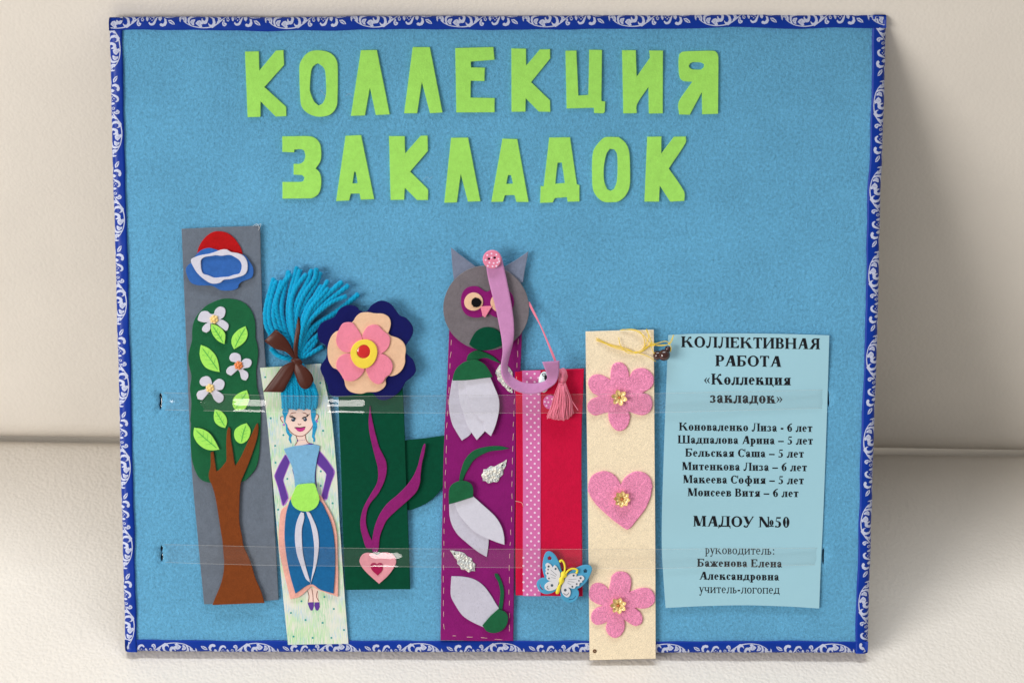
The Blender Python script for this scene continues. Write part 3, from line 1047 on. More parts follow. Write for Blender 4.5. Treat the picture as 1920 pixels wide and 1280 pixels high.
sheet(T, 'crown', cat(zA("130,625 145,590 170,560 200,530 240,508 290,490 340,488 390,498 430,520 460,555 478,600 485,650 485,710 495,750 500,800 495,850 488,900 490,950 495,1000 510,1060 514,1130"),
                      zB("480,30 478,80 475,150 470,220 455,275 430,310 400,340 370,352 300,360 215,355 165,340 135,300 115,240 108,180 105,100 108,40"),
                      zA("112,1180 118,1080 110,1000 118,930 105,870 100,820 110,770 122,720 122,670")), 1.65, 1.1, M['crown'], jit=0.05)
sheet(T, 'trunk', zB("213,192 228,188 235,240 243,295 260,285 285,255 297,235 296,150 300,80 308,58 318,70 320,120 330,180 340,250 345,265 375,215 410,140 430,100 455,45 463,38 468,60 462,110 445,170 420,240 400,290 380,335 372,365 368,420 365,520 368,580 380,640 388,690 410,740 430,790 450,860 480,930 500,995 360,1000 222,1006 240,960 265,900 280,840 285,780 280,720 275,660 265,600 250,500 235,420 220,370 205,335 203,305 212,270 213,230"), 2.75, 1.2, M['trunk'], jit=0.05)
BL = [(zA("248,575 255,550 280,533 305,540 313,560 305,590 280,608 300,610 330,635 325,665 315,672 285,650 260,630 228,630 225,665 205,682 182,672 180,655 195,635 215,622 185,622 157,612 155,600 165,575 180,560 210,560 228,575"), (248, 605), 'pollen'),
      (zA("372,850 345,845 335,825 345,803 370,797 395,808 402,830 400,850 425,830 455,835 463,855 450,878 420,885 412,890 440,910 443,935 430,955 405,945 395,910 385,892 365,910 345,927 322,915 318,895 335,875 360,868"), (388, 868), 'gold2'),
      (zA("212,985 180,985 165,965 175,940 205,930 225,940 235,965 236,980 250,960 275,945 300,955 308,975 295,1005 260,1010 285,1025 302,1045 298,1070 275,1082 250,1065 235,1035 222,1018 200,1045 180,1065 155,1060 148,1035 160,1015 195,1005"), (225, 998), 'pollen')]
for o, c, bm in BL:
    f = sheet(T, 'blossom', o, 2.8, 0.9, M['white'], bev=.2, grid=2.5, lumps=0.3)
    c0 = np.array(c) / 3.047 + [320, 400]
    parts = []
    for k in range(6):
        a = k * math.pi / 3 + 0.3
        p = T.place([c0 + np.array([math.cos(a), math.sin(a)]) * 5.2], 4.1 * MM)[0]
        parts.append(ball_data(p, 1.15 * MM, 1.15 * MM, 0.9 * MM, 10, 6))
    parts.append(ball_data(T.place([c0], 4.7 * MM)[0], 1.3 * MM, 1.3 * MM, 0.9 * MM, 10, 6))
    V, Fs = join(parts)
    T.mesh('bead', V, Fs, M[bm], f)
LF = [(zA("232,632 262,640 295,665 312,695 307,747 270,728 242,695 230,660"), zA("240,645 270,690 300,738"), 0.9),
      (zA("427,645 440,685 432,720 405,750 362,776 348,745 350,710 370,680 395,660"), zA("425,655 395,705 366,765"), 0),
      (zA("172,752 215,770 255,810 272,855 280,906 240,898 200,880 175,845 165,800"), zA("180,770 225,830 268,892"), 0),
      (zA("435,1010 448,1050 440,1090 420,1118 372,1125 355,1100 357,1060 378,1035 405,1020"), zA("430,1025 405,1065 372,1115"), 0),
      (zA("252,1120 285,1128 315,1160 322,1195 312,1225 285,1218 255,1195 246,1160"), zA("258,1130 285,1175 308,1215"), 0),
      (zB("125,62 165,68 205,90 235,130 260,178 215,182 175,170 140,140 122,100"), zB("135,75 185,120 245,170"), 1.0),
      (zB("405,38 425,70 422,105 405,132 375,146 348,130 338,100 345,70 375,48"), zB("400,50 385,95 376,138"), 0)]
for o, ve, up in LF:
    lf = sheet(T, 'leaf', o, 2.8 + up, 0.8, M['leaf'], bev=.2, grid=2.5, lumps=0.3)
    a, m_, b = ve
    st = [stroke(ve, 1.0)]
    ax = (b - a) / np.linalg.norm(b - a); nx = np.array([-ax[1], ax[0]]); L = np.linalg.norm(b - a)
    for t in (0.35, 0.55, 0.75):
        q = a + (b - a) * t
        st += [stroke(np.array([q, q - ax * L * .14 + nx * L * .17]), 0.9), stroke(np.array([q, q - ax * L * .14 - nx * L * .17]), 0.9)]
    flat(T, 'leaf_veins', st, 3.66 + up + 0.2, M['leaf_ink'], lf)
# loose threads at the frayed corner
for p in ("474,424 482,420 486,428 484,432", "479,424 489,420 487,427"):
    tube(T, 'loose_thread', zP(p), [1.9, 2.2, 2.0], 0.10, M['fluff'], sides=4)

# ------------------------------------------------------------------ bookmark 2: drawn girl with yarn hair
T = Thing('bookmark', 'crayoned white card bookmark of a girl with turquoise yarn hair and brown bow', 'bookmark', (596, 1207), group='handmade bookmarks under the clear strips',
          lift=tilt(1207, 690, 0.6, 1.8))
CW = 1.2
card = sheet(T, 'card', zP("487.4,689.5 545,685.5 601.6,681.6 612,730 621.7,780 631,880 636.5,977 645,1100 653.3,1206 600,1207 539.8,1208 529,1100 520,1000 511.6,903 500,780 494,735"), 0.7, 0.5, M['card'], corner=30, bev=0.08, lumps=0.05, jit=0)
dots = [circ(*p, 1.9, n=8) for p in np.concatenate([zB("533,10 813,77 601,100 557,157 559,247 800,293 622,333 800,370 573,497 863,463 641,1047 697,985 820,962 870,1026 719,1085 810,1100 924,1138 655,1173 757,1180 857,1180"), zA("540,935 855,968 870,1240 571,1170")])]
flat(T, 'ink_dots', dots, CW + .08, M['teal_ink'], card, kind='stuff')
flat(T, 'face', [zN("545,290 990,262 1000,420 1030,600 1000,670 940,740 870,800 800,828 720,820 640,785 570,720 520,640 490,540 500,430")], CW + .10, M['skin_ink'], card, smooth=True)
flat(T, 'neck', [zN("690,800 885,800 900,890 985,975 800,1035 665,1020 715,940 715,880")], CW + .08, M['skin_ink'], card, smooth=True)
flat(T, 'legs', [zB("735,915 783,915 790,990 733,990")], CW + .09, M['skin_ink'], card, smooth=True)
for t in ("440,430 400,440 385,480 400,530 440,560", "1085,395 1125,395 1140,430 1120,490 1090,510"):
    flat(T, 'ear', [zN(t)], CW + .09, M['skin_ink'], card, smooth=True)
br = [zN("490,560 520,640 570,720 640,785 720,820 800,828 870,800 940,740 1000,670 1030,600"), zN("450,440 410,430 385,455 395,500 440,560"),
      zN("1085,400 1120,388 1142,430 1120,490 1092,510"), zN("580,382 620,362 700,352"), zN("820,352 880,368 910,392"), zN("732,572 745,592 762,594 780,590 798,578"),
      zN("690,815 715,880 715,940 665,1015"), zN("880,800 890,880 930,950 985,970"), zB("730,930 738,960 733,990"), zB("752,915 758,950 760,990"), zB("783,930 778,960 790,985")]
flat(T, 'brown_lines', [stroke(b, 1.3) for b in br], CW + .14, M['brown_ink'], card, kind='stuff')
flat(T, 'hair_paint', [zN("430,290 545,290 545,340 500,430 475,540 520,600 530,680 570,760 620,800 585,860 605,960 590,975 545,890 555,830 500,750 490,680 490,600 455,540 450,440 415,350"),
                       zN("985,260 1060,250 1090,310 1090,420 1060,490 1110,570 1115,650 1080,760 1060,830 1080,880 1070,940 1035,930 1040,880 1010,840 1020,760 1030,600 1000,480 990,380")], CW + .19, M['blue_ink'], card)
bk = [stroke(zN(t), w) for t, w in (("600,445 650,450 695,480", 1.8), ("555,410 610,450", 1.6), ("580,405 622,448", 1.6), ("612,408 640,446", 1.5), ("560,440 605,455", 1.4),
                                   ("812,482 845,450 900,440", 1.8), ("890,445 940,392", 1.6), ("918,432 965,378", 1.6), ("900,425 930,385", 1.4), ("880,450 935,425", 1.4), ("590,520 610,490", 1.4), ("620,530 650,500", 1.4), ("880,530 890,500", 1.4))]
flat(T, 'lash_lines', bk + [stroke(zN("660,655 700,652 780,656 885,638"), 1.6)], CW + .24, M['ink'], card)
flat(T, 'irises', [circ(*zN("640,495")[0], 3.6, n=14), circ(*zN("875,490")[0], 3.5, n=14)], CW + .21, M['iris_ink'], card)
flat(T, 'eye_glints', [circ(*zN("630,480")[0], 1.0, n=8), circ(*zN("865,476")[0], 1.0, n=8)], CW + .28, M['wood_white'], card)
flat(T, 'lips', [zN("672,660 740,645 765,655 790,646 880,640 870,690 830,725 780,738 730,725 695,690")], CW + .19, M['magenta_ink'], card)
flat(T, 'earrings', [circ(*zN("448,597")[0], 2.2, n=10), circ(*zN("1110,528")[0], 2.0, n=10)], CW + .22, M['lilac_ink'], card)
arms = [zB("612,205 632,240 632,250 612,300 598,340 610,380 625,435 600,475 590,440 575,380 557,325 558,310 580,260"), zB("792,185 830,230 868,285 870,310 855,350 840,400 832,440 812,440 808,420 820,370 832,310 815,285 780,250 780,230")]
flat(T, 'sleeve_lines', [stroke(np.concatenate([a, a[:1]]), 2.6, False, 3) for a in arms], CW + .11, M['lilac_ink'], card)
flat(T, 'sleeves', arms + [zN("560,1050 800,1008 1000,965 1060,990 800,1040 560,1055"), stroke(zB("650,280 662,330 665,375"), 1.8), stroke(zB("778,240 772,310 778,380"), 1.8),
                          circ(*zN("725,912")[0], 1.6, n=8)] + [stroke(zN(t), 1.2) for t in ("755,912 785,908", "800,905 828,903", "845,902 872,896")], CW + .17, M['violet_ink'], card)
flat(T, 'shoes', [zB("730,992 763,990 763,1015 755,1035 745,1033 735,1010"), zB("768,992 793,990 795,1015 785,1035 775,1033 766,1010")], CW + .2, M['violet_ink'], card)
sheet(T, 'bodice', zB("603,175 660,160 765,152 795,160 790,190 780,230 770,300 768,365 700,372 663,380 660,330 650,280 632,235 615,200"), CW + .2, 0.9, M['bodice'], bev=.2)
us = sheet(T, 'underskirt', zB("640,430 625,470 590,500 580,560 575,640 580,720 600,820 620,900 638,975 690,960 750,905 800,930 892,962 893,850 890,740 888,650 875,570 850,510 820,460 795,420 720,400"), CW + .2, 1.0, M['salmon'])
sk = sheet(T, 'skirt', zB("645,440 625,480 612,540 607,640 615,730 635,840 665,945 745,895 800,925 868,945 875,850 877,740 870,640 855,570 830,510 795,450 720,420"), CW + 1.15, 0.9, M['skirt'])
for t in ("695,510 710,515 712,545 700,600 700,660 705,730 720,800 740,870 742,885 720,865 695,800 672,730 662,650 668,580 682,535",
          "722,508 740,512 760,550 780,600 790,660 788,720 775,800 750,880 745,895 752,850 762,780 765,700 758,630 745,570 730,530"):
    sheet(T, 'apron_sash', zB(t), CW + 2.0, 0.7, M['white'], bev=.18, grid=2.5)
sheet(T, 'apron', zB("672,370 700,362 760,358 772,370 782,400 793,435 788,465 770,490 740,505 720,507 690,503 665,490 648,470 642,440 655,405"), CW + 2.1, 0.9, M['leaf'], bev=.2)
# yarn: fan above the bow, flat bundle below it
FAN = ["205,190 165,330 125,480 108,620 135,770 260,940 440,1100", "235,215 185,370 155,520 150,650 190,780 300,930 440,1090", "295,215 245,370 205,520 205,660 250,790 340,930 445,1090",
       "400,140 310,260 245,400 230,540 270,720 345,900 450,1090", "375,105 330,290 300,430 290,560 315,720 370,900 452,1090", "470,60 430,200 395,340 370,500 365,650 390,820 455,1090", "505,90 465,230 425,360 395,520 395,680 415,850 458,1090",
       "580,140 490,250 420,380 398,520 410,700 432,900 460,1090", "690,75 670,200 580,330 520,440 470,600 450,800 462,1090", "640,90 590,230 520,360 460,490 430,650 435,850 462,1090", "735,120 700,230 620,360 550,480 490,630 462,820 468,1090",
       "750,270 680,390 600,500 540,650 495,850 470,1090", "830,300 740,400 640,510 570,660 510,850 474,1090", "825,215 760,320 690,430 600,560 540,720 490,900 474,1090",
       "990,230 880,320 760,430 640,560 560,700 505,900 480,1090", "1060,270 930,370 800,470 690,580 590,720 520,900 482,1090", "1040,395 880,455 750,545 640,645 560,750 510,880 480,1090",
       "1175,370 1060,465 900,590 750,680 620,780 540,910 484,1095", "930,370 840,430 700,560 600,690 540,830 490,1000 478,1095", "930,600 800,680 680,760 590,860 530,970 484,1100",
       "700,880 640,960 560,1050 490,1110", "770,965 680,1020 590,1070 490,1115", "790,800 700,850 610,930 540,1020 486,1105", "170,990 235,1060 310,1095 440,1120", "190,1030 270,1085 350,1110 445,1125", "500,440 540,500 575,550 600,570"]
for i, t in enumerate(FAN):
    top = [3.0, 3.8, 4.6, 4.2, 3.4][i % 5]
    hs = [top, top + 1.2, top + 2.0, top + 1.6, 3.6]
    if 17 <= i <= 22: hs = [1.2, 1.3 + .4 * (i % 2), 2.2, 3.2, 3.6]       # these run under the navy petals
    yarn(T, 'yarn_strand', zD(t), hs, 1.62 + .12 * math.sin(i * 2.3), M['yarn'], pitch=8.5 + math.sin(i))
xb = np.linspace(531, 592, 12)
for i, x in enumerate(xb):
    x0 = 552 + (x - 561) * 0.42
    yarn(T, 'yarn_strand', np.array([[x0, 683], [x0 + (x - x0) * .5, 706], [x, 735], [x + 1.0, 752], [x + (561 - x) * .04, 765.5 + 1.6 * math.sin(i * 2.1)]]), [4.4, 4.0, 3.2 + .5 * (i % 2), 2.9 + .4 * (i % 2), 2.3], 1.42, M['yarn'], pitch=6.5 + .8 * math.sin(i * 1.7))
# satin bow
bow = surf(T, 'bow_loop', zC("85,310 130,352 250,432 390,472 500,560 545,600"), zC("250,140 300,172 370,235 430,300 505,430 575,600"), [8.0, 8.6, 8.6, 8.2, 7.4, 6.8], [8.6, 9.6, 9.8, 9.4, 8.2, 6.8], M['satin_brown'], th=.25, bulge=0.6, pleat=.28)
surf(T, 'bow_loop', zC("250,140 300,172 372,238 432,302 500,420 560,590"), zC("85,310 150,330 270,400 400,440 490,530 540,600"), [8.2, 7.8, 7.0, 6.6, 6.2, 6.0], [7.6, 7.2, 6.6, 6.2, 6.0, 6.0], M['satin_brown'], th=.25)
surf(T, 'bow_tail', zC("520,615 430,650 340,710 250,830 150,960 65,1075"), zC("565,640 530,760 490,850 430,965 395,1030 358,1082"), [7, 7.4, 7.0, 6.0, 5.0, 4.4], [7, 7.6, 7.6, 7.0, 6.4, 5.6], M['satin_brown'], th=.25, bulge=0.35, pleat=.22)
surf(T, 'bow_loop', zC("535,640 530,760 560,860 600,960 650,1020 700,1036"), zC("600,640 660,672 720,720 790,800 824,890 805,952"), [7, 7.6, 8.0, 8.2, 8.2, 7.8], [7, 8.0, 8.8, 9.0, 8.6, 8.0], M['satin_brown'], th=.25, bulge=0.8, pleat=.28)
surf(T, 'bow_loop', zC("700,1036 730,1030 770,1000 805,952"), zC("560,650 600,760 640,840 668,880"), [7.6, 7.2, 7, 6.6], [7, 6.6, 6.6, 6.4], M['satin_brown'], th=.25)
surf(T, 'bow_tail', zC("520,600 522,420 545,210 590,-62"), zC("588,600 585,380 622,140 608,-30"), [7, 7.4, 6.6, 6.2], [7, 7.0, 7.4, 6.4], M['satin_brown'], th=.25, bulge=0.35, pleat=.22)
sheet(T, 'bow_knot', zC("480,600 510,575 560,568 620,590 655,640 630,690 570,680 520,650"), 6.2, 1.0, M['satin_brown'], dome=1.3, domer=1.6, bev=.2, grid=0.9, lumps=0.5, jit=0)

# ------------------------------------------------------------------ bookmark 3: flower
T = Thing('bookmark', 'bottle green felt bookmark topped by a navy, beige and pink layered flower', 'bookmark', (708, 1104), group='handmade bookmarks under the clear strips',
          lift=tilt(1104, 740, 0.4, 3.4))
sheet(T, 'leaf', zG("500,180 590,165 700,155 862,133 900,140 890,400 840,485 800,540 740,590 670,625 600,642 520,600"), -0.4, 1.0, M['bottle'], corner=50)
sheet(T, 'backing', zP("633,690 752,690 756,748 758.6,807 762,910 766,1010 769,1104 710,1104.5 647.8,1105.5 643,1000 639.6,889 635.5,780"), 0.7, 1.4, M['bottle'], corner=30, lumps=0.15)
for t in ("353,0 375,100 405,210 435,270 455,320 457,380 440,450 400,530 350,590 325,640 315,700 318,750 335,810 360,860 380,905 345,910 315,900 295,840 278,770 277,710 290,650 310,600 350,530 385,470 398,420 395,350 380,290 360,210 340,120 333,50 335,0 343,-74",
          "720,188 724,200 715,260 700,320 690,400 685,460 660,520 600,580 520,650 460,710 430,770 410,830 403,900 395,935 360,930 357,860 365,800 380,740 410,670 460,600 530,540 590,480 640,410 670,340 690,260 708,200"):
    sheet(T, 'vine', zG(t), 2.12, 0.9, M['vine'], jit=.03, bev=.2)
h_ = sheet(T, 'heart', zG("395,952 420,937 460,935 500,950 520,980 520,1010 500,1050 460,1100 405,1148 350,1100 300,1050 275,1010 272,980 290,950 320,937 360,940"), 2.15, 1.0, M['heart'], corner=50)
sheet(T, 'heart_middle', zG("390,1016 405,1005 425,1010 431,1030 425,1060 395,1092 365,1065 350,1045 347,1020 358,1007 375,1005"), 3.1, 0.6, M['darkrose'], parent=h_, grid=2)
sheet(T, 'outer_petals', zF("70,400 75,340 120,290 210,250 250,190 300,155 360,148 410,165 435,195 490,200 530,150 590,115 640,112 700,140 740,190 775,235 830,260 880,320 890,370 875,420 835,480 800,540 850,580 890,620 910,680 910,720 880,760 830,800 800,850 760,900 700,940 650,960 590,950 540,900 460,900 400,910 300,925 220,930 170,900 155,830 120,760 95,700 100,660 140,600 150,540 140,490 90,460"), 2.2, 1.3, M['navy'], lumps=.5)
sheet(T, 'middle_petals', zF("370,290 400,245 440,215 500,208 560,218 630,222 680,250 698,300 690,350 675,390 700,410 760,430 805,465 827,520 820,590 820,640 795,700 750,740 700,755 680,748 655,780 655,830 620,870 570,890 500,892 450,905 390,900 340,880 310,840 295,780 240,700 200,680 165,620 155,540 165,470 190,410 225,375 250,365 300,330"), 3.6, 1.2, M['beige'], lumps=.5)
for i, t in enumerate(("455,450 400,520 340,550 290,545 250,510 230,460 235,400 255,350 285,305 330,293 370,300 400,335 430,380 450,420", "455,420 470,370 500,330 550,315 595,325 630,365 680,405 692,440 685,490 660,530 620,560 580,570 500,500",
          "600,565 650,575 695,615 714,660 710,700 690,740 655,765 635,800 600,823 560,815 520,780 495,730 485,690 520,620", "340,560 400,600 470,690 455,735 415,775 370,797 325,795 290,775 270,735 235,690 232,640 250,600 290,570")):
    sheet(T, 'inner_petal', zF(t), 4.85 + .02 * i, 1.1, M['rose'], lumps=.4)
ye = sheet(T, 'flower_eye', circ(*zF("468,563")[0], 25.6, 26.6, n=20, wob=.03), 6.0, 1.3, M['yellow'], holes=[circ(*zF("465,545")[0], 12.4, 12.8, n=14, wob=.03)], bev=.35)
sheet(T, 'red_gem', zF("410,560 403,545 410,510 430,490 460,484 495,490 525,525 522,560 500,590 480,605 450,600 420,580"), 6.0, 0.8, M['redbead'], parent=ye, dome=.5, domer=2.5, grid=1, lumps=.2, corner=90, jit=0)

# ------------------------------------------------------------------ bookmark 4: owl and snowdrops
T = Thing('bookmark', 'long purple felt bookmark with grey owl head and three white snowdrops', 'bookmark', (894, 1200), group='handmade bookmarks under the clear strips',
          lift=tilt(1200, 620, 0.6, 1.6))
st_ = sheet(T, 'backing', zP("843,600 980,600 978.6,625 976,693 971,745 968,780 967,870 965.5,973 964,1090 962.4,1201 894,1201 825.7,1200 827,1110 828,1026 830,930 831.6,850 833.7,800 838,720 841.6,630"), 0.1, 2.2, M['purple'], corner=40, bev=.5, lumps=.3, jit=.1)
for line, n in (("846.5,632 842,720 838.5,790 835,900 832,1030 831.5,1110 832.5,1185", 25), ("972,630 969.5,690 964.5,752 961.5,850 959.5,945 955,1080 955.5,1188", 25), ("842,1191 880,1193 915,1196.5 948,1199", 4)):
    p, t = resample(spline(zP(line), 8), 0.5)
    for k in range(n):
        i0 = int((k + 0.22) / n * (len(p) - 1)); i1 = int((k + 0.72 + random.uniform(-.1, .1)) / n * (len(p) - 1))
        a, b = p[i0], p[i1]; a = a + rng.normal(size=2) * .5; b = b + rng.normal(size=2) * .5
        tube(T, 'stitch', np.array([a, (a + b) / 2, b]), [2.15, 2.5, 2.15], 0.17, M['stitch'], parent=st_, sides=5, sub=3)
sheet(T, 'ear', zH("162,87 250,155 330,215 300,300 180,300 170,200"), 1.2, 1.0, M['eargray'], corner=40)
sheet(T, 'ear', zH("678,112 668,170 655,235 642,318 560,330 500,225 600,165"), 1.2, 1.0, M['eargray'], corner=40)
hd = sheet(T, 'head', circ(911.7, 577.8, 80.2, 79.6, n=40, wob=.006), 2.6, 1.3, M['owlgray'], lumps=.25)
sheet(T, 'eye_mask', zH("228,440 235,395 260,360 300,344 345,348 385,375 410,378 440,355 480,345 530,360 570,400 583,450 570,500 535,540 490,555 445,545 420,530 385,540 345,553 300,550 260,530 235,490"), 3.95, 0.9, M['purple'], parent=hd)
for c in ("313,447", "488,455"):
    sheet(T, 'eye', circ(*zH(c)[0], 17.4, 17.2, n=22, wob=.02), 4.85, 0.8, M['beige'], parent=hd, grid=2)
    sheet(T, 'pupil', circ(*(zH(c)[0] + [4.8, 1.5]), 9.0, 9.2, n=18, wob=.03), 5.6, 0.8, M['black'], parent=hd, grid=2, jit=.35)
sheet(T, 'beak', zH("358,480 398,477 437,477 390,552 372,540 367,515"), 4.9, 1.5, M['rose'], parent=hd, corner=40, grid=2)
sheet(T, 'bib', zH("283,730 300,690 330,645 375,620 420,617 465,632 495,665 505,735 440,762 370,773 320,760"), 4.0, 1.0, M['bottle'])
def snowdrop(petals, cap, stem):
    sheet(T, 'stem', stem, 2.32, 0.9, M['crown'], bev=.2)
    for i, p in enumerate(petals):
        sheet(T, 'petal', p, 2.4 + .95 * i, 0.8, M['whitespeck'] if i == 0 else M['white'], bev=.2, corner=33)
    sheet(T, 'flower_cap', cap, 2.6 + .95 * len(petals), 1.0, M['crown'], corner=50)
snowdrop([zP("848,711 844,735 841.6,755 843,775 848,795 856,810 865.8,825.7 881,815 888,800 888,760 882,711"), cat(zH("215,965 212,1040 222,1120 245,1190"), zP("876,797 885,812 893.9,824.7 906,812 915,800 915,760 900,711")),
          cat(zH("262,965 265,1040 290,1140 330,1200 380,1250"), zP("909,808 920.6,817.6 929,798 935,775"), zH("485,1140 480,1085 450,1010 425,950"))],
         zH("172,972 180,930 200,890 240,855 280,840 330,835 380,860 410,895 440,948 350,960 260,970"), zH("265,835 275,805 300,783 340,770 390,785 440,810 480,845 500,860 440,838 400,822 360,825 330,845 290,850"))
snowdrop([zI("120,450 120,480 122,530 135,580 165,630 220,680 270,720 320,750 328,700 332,655 280,620 220,570 160,450"), zI("150,455 165,510 200,560 250,610 310,645 370,670 415,685 413,640 400,590 370,540 330,500 290,465 240,420")],
         zI("118,470 118,400 130,370 160,350 200,345 235,360 248,390 247,430 180,452"), zI("172,350 180,300 200,240 230,200 270,175 330,162 390,160 440,172 400,180 340,187 290,207 250,235 225,275 205,310 190,352"))
snowdrop([zI("132,853 190,855 250,868 300,900 340,950 370,1000 395,1035 350,1080 305,1125 240,1095 190,1060 155,1010 130,960 128,910")],
         zI("382,1028 420,1045 434,1075 425,1115 395,1145 355,1155 320,1145 297,1115 340,1065"), zI("362,840 378,840 400,880 412,930 410,980 402,1040 382,1032 390,970 392,930 380,880 365,855"))
for sh, h1, h2 in ((zH("458,920 475,885 497,860 520,868 540,875 562,900 575,925 570,965 572,990 570,1020 573,1056 552,1048 540,1040 522,1018 505,1005 492,985 475,970 470,945"), zH("557,1025"), zH("487,880")),
                   (zI("428,230 424,255 420,270 408,290 408,308 392,325 378,350 355,350 330,358 315,346 300,345 298,330 291,315 300,300 303,283 322,280 340,266 362,268 385,255 405,245"), zI("404,260"), zI("316,333")),
                   (zI("125,715 145,716 160,720 178,722 200,730 215,745 240,758 245,775 260,790 257,808 258,826 240,824 225,832 205,818 185,817 178,800 163,785 162,768 148,752 140,738"), zI("150,734"), zI("240,815"))):
    sq = sheet(T, 'sequin_leaf', sh, 2.45, 0.5, M['pearl'], dome=1.3, domer=4.5, grid=1.4, lumps=1.3, bev=.12, corner=70, holes=[circ(*h1[0], 1.7, n=8)], jit=0)
    flat(T, 'sequin_hole_shade', [circ(*h1[0], 2.0, n=9)], 2.5, M['ink'], sq)  # black disc set in the cut hole, painting the shade inside it
# cord and tassel
for off in (0, 2.2):
    tube(T, 'cord', np.array([[990 + off, 566], [1001 + off, 588], [1013, 609], [1027 - off * .5, 640], [1039 - off, 668], [1046, 688 + off], [1051, 700]]), [2.6, 4.5, 6, 8, 9, 9.5, 9.5], 0.42, M['thread_pink'], sides=6)
tas = sheet(T, 'tassel_knot', zT("1118,285 1160,275 1200,310 1222,380 1212,460 1180,525 1130,540 1080,522 1075,450 1090,370 1100,310"), 6.0, 1.0, M['thread_pink'], dome=3.2, domer=3.4, grid=1, lumps=0.0, bev=.3, jit=0)
parts = []
for k in range(26):
    f = k / 25
    x0 = 1115 + 60 * (f - .5); x1 = 1150 + 145 * (f - .5); x2 = 1132 + 108 * (f - .5)
    hgt = 9.2 - 5.0 * abs(f - .5) ** 1.3 * 1.6
    pz = path3(T, zT(f"{x0},285 {x1},400 {x2},530"), [8, hgt + .9, hgt - 1.4], 6)
    parts.append(tube_data(pz, 0.30 * MM, 5))
V, Fs = join(parts); T.mesh('knot_threads', V, Fs, M['thread_pink'], tas, kind='stuff')
tube(T, 'neck_wrap', zT("1075,528 1110,540 1150,540 1190,526"), [6.8, 9.2, 9.2, 6.8], 0.45, M['thread_pink'], parent=tas)
parts = []
for k in range(150):
    f = rng.uniform(0, 1)
    x0 = 1080 + 110 * f; xm = 975 + 320 * f + rng.normal() * 14; xe = 868 + 462 * f + rng.normal() * 16
    ye_ = 1105 + 50 * math.sin(math.pi * f) - 70 * max(0, f - .75) / .25 + rng.normal() * 9
    lay = rng.uniform(0, 1); top = 5.6 + 3.2 * math.sin(math.pi * (0.12 + .76 * f)) * lay
    xq = x0 + (xm - x0) * 0.35
    pz = path3(T, zT(f"{x0},532 {xq + rng.normal() * 5},640 {xm},830 {xe},{ye_}"), [8.2, top + 2.4, top + 1.6, top - .6], 5)
    pz += (rng.normal(size=(len(pz), 3)) * 0.00005)
    parts.append(tube_data(pz, 0.27 * MM, 4))
V, Fs = join(parts); T.mesh('tassel_skirt', V, Fs, M['thread_pink'], kind='stuff')
tube(T, 'stray_thread', zT("1200,560 1240,700 1300,830 1410,998"), [8, 8, 7.5, 7], 0.27, M['thread_pink'])

# ------------------------------------------------------------------ bookmark 5: fuchsia with ribbon, strap and butterfly
T = Thing('bookmark', 'fuchsia felt bookmark with polka dot ribbon, lilac strap and blue butterfly', 'bookmark', (1029, 1117), group='handmade bookmarks under the clear strips',
          lift=tilt(1117, 695, 0.6, 1.2))
sheet(T, 'backing', zP("965.4,696.5 1030,693.5 1095.3,691.7 1093,745 1091,800 1090.5,885 1091.5,1000 1092.5,1117.5 1030,1117 967,1115.8 966.5,1000 967.5,900 967.5,800"), 0.8, 2.0, M['fuchsia'], corner=40, bev=.6, lumps=.3, jit=.08)
rb = sheet(T, 'ribbon', zP("979,694.5 1013.7,694.5 1014,800 1013.6,950 1013.8,1117 980.4,1116.5 980.3,1000 980.5,900 980,800"), 2.85, 0.3, M['ribbon_pink'], corner=30, bev=.08, jit=0, lumps=.12)
pd = []
r_ = 0
for y in np.arange(700.5, 1116, 7.65):
    off = 0 if r_ % 2 else 7.15
    for x in np.arange(981.0 + off - 14.3, 1016, 14.3):
        xx = x + (y - 700) * 0.0015
        if 981.5 < xx < 1012.8: pd.append(circ(xx, y, 2.15, n=10))
    r_ += 1
flat(T, 'polka_dots', pd, 3.38, M['dot'], rb)
# butterfly
bw = sheet(T, 'butterfly', zE("590,560 560,500 520,370 470,270 420,200 360,155 300,143 250,170 215,240 190,350 182,450 195,560 230,670 160,680 100,720 65,780 75,850 120,930 190,980 270,995 370,975 440,930 500,900 535,920 545,1010 580,1090 640,1145 720,1170 800,1150 870,1100 910,1020 910,950 880,890 960,850 1060,750 1120,650 1160,560 1175,490 1150,440 1090,415 1000,420 900,455 820,500 740,550 680,600"), 6.2, 1.5, M['wood_blue'],
           holes=[zE("328,232 370,265 355,315 300,315 285,265"), zE("1043,488 1085,520 1070,572 1018,572 1002,522"), zE("135,785 148,840 175,880 208,908 200,918 160,890 132,845"), zE("712,1102 790,1086 830,1055 852,1028 856,1036 835,1070 792,1098 715,1110")], bev=.3, corner=50, jit=0, lumps=0, grid=None)
for t in ("540,580 510,520 470,450 430,415 405,440 390,470 370,430 330,390 280,375 245,400 245,440 262,470 240,500 255,535 240,570 255,610 270,625 262,670 290,710 350,735 400,735 330,740 260,780 225,830 235,890 290,925 360,925 440,900 480,860 520,720",
          "660,650 700,610 780,580 850,580 870,600 860,640 920,630 980,630 1020,670 1010,710 980,730 980,760 930,775 915,830 860,835 825,880 770,880 700,860 740,920 745,990 710,1050 660,1055 600,1010 560,930 560,860 600,760"):
    sheet(T, 'wing_overlay', zE(t), 7.75, 0.9, M['wood_white'], parent=bw, bev=.2, corner=70, jit=0, lumps=0, grid=None)
wd = [(305, 440, 22), (295, 500, 15), (287, 577, 17), (312, 677, 17), (445, 487, 22), (372, 818, 28), (805, 620, 22), (945, 672, 22), (912, 725, 16), (868, 790, 18), (780, 843, 20), (638, 912, 28)]
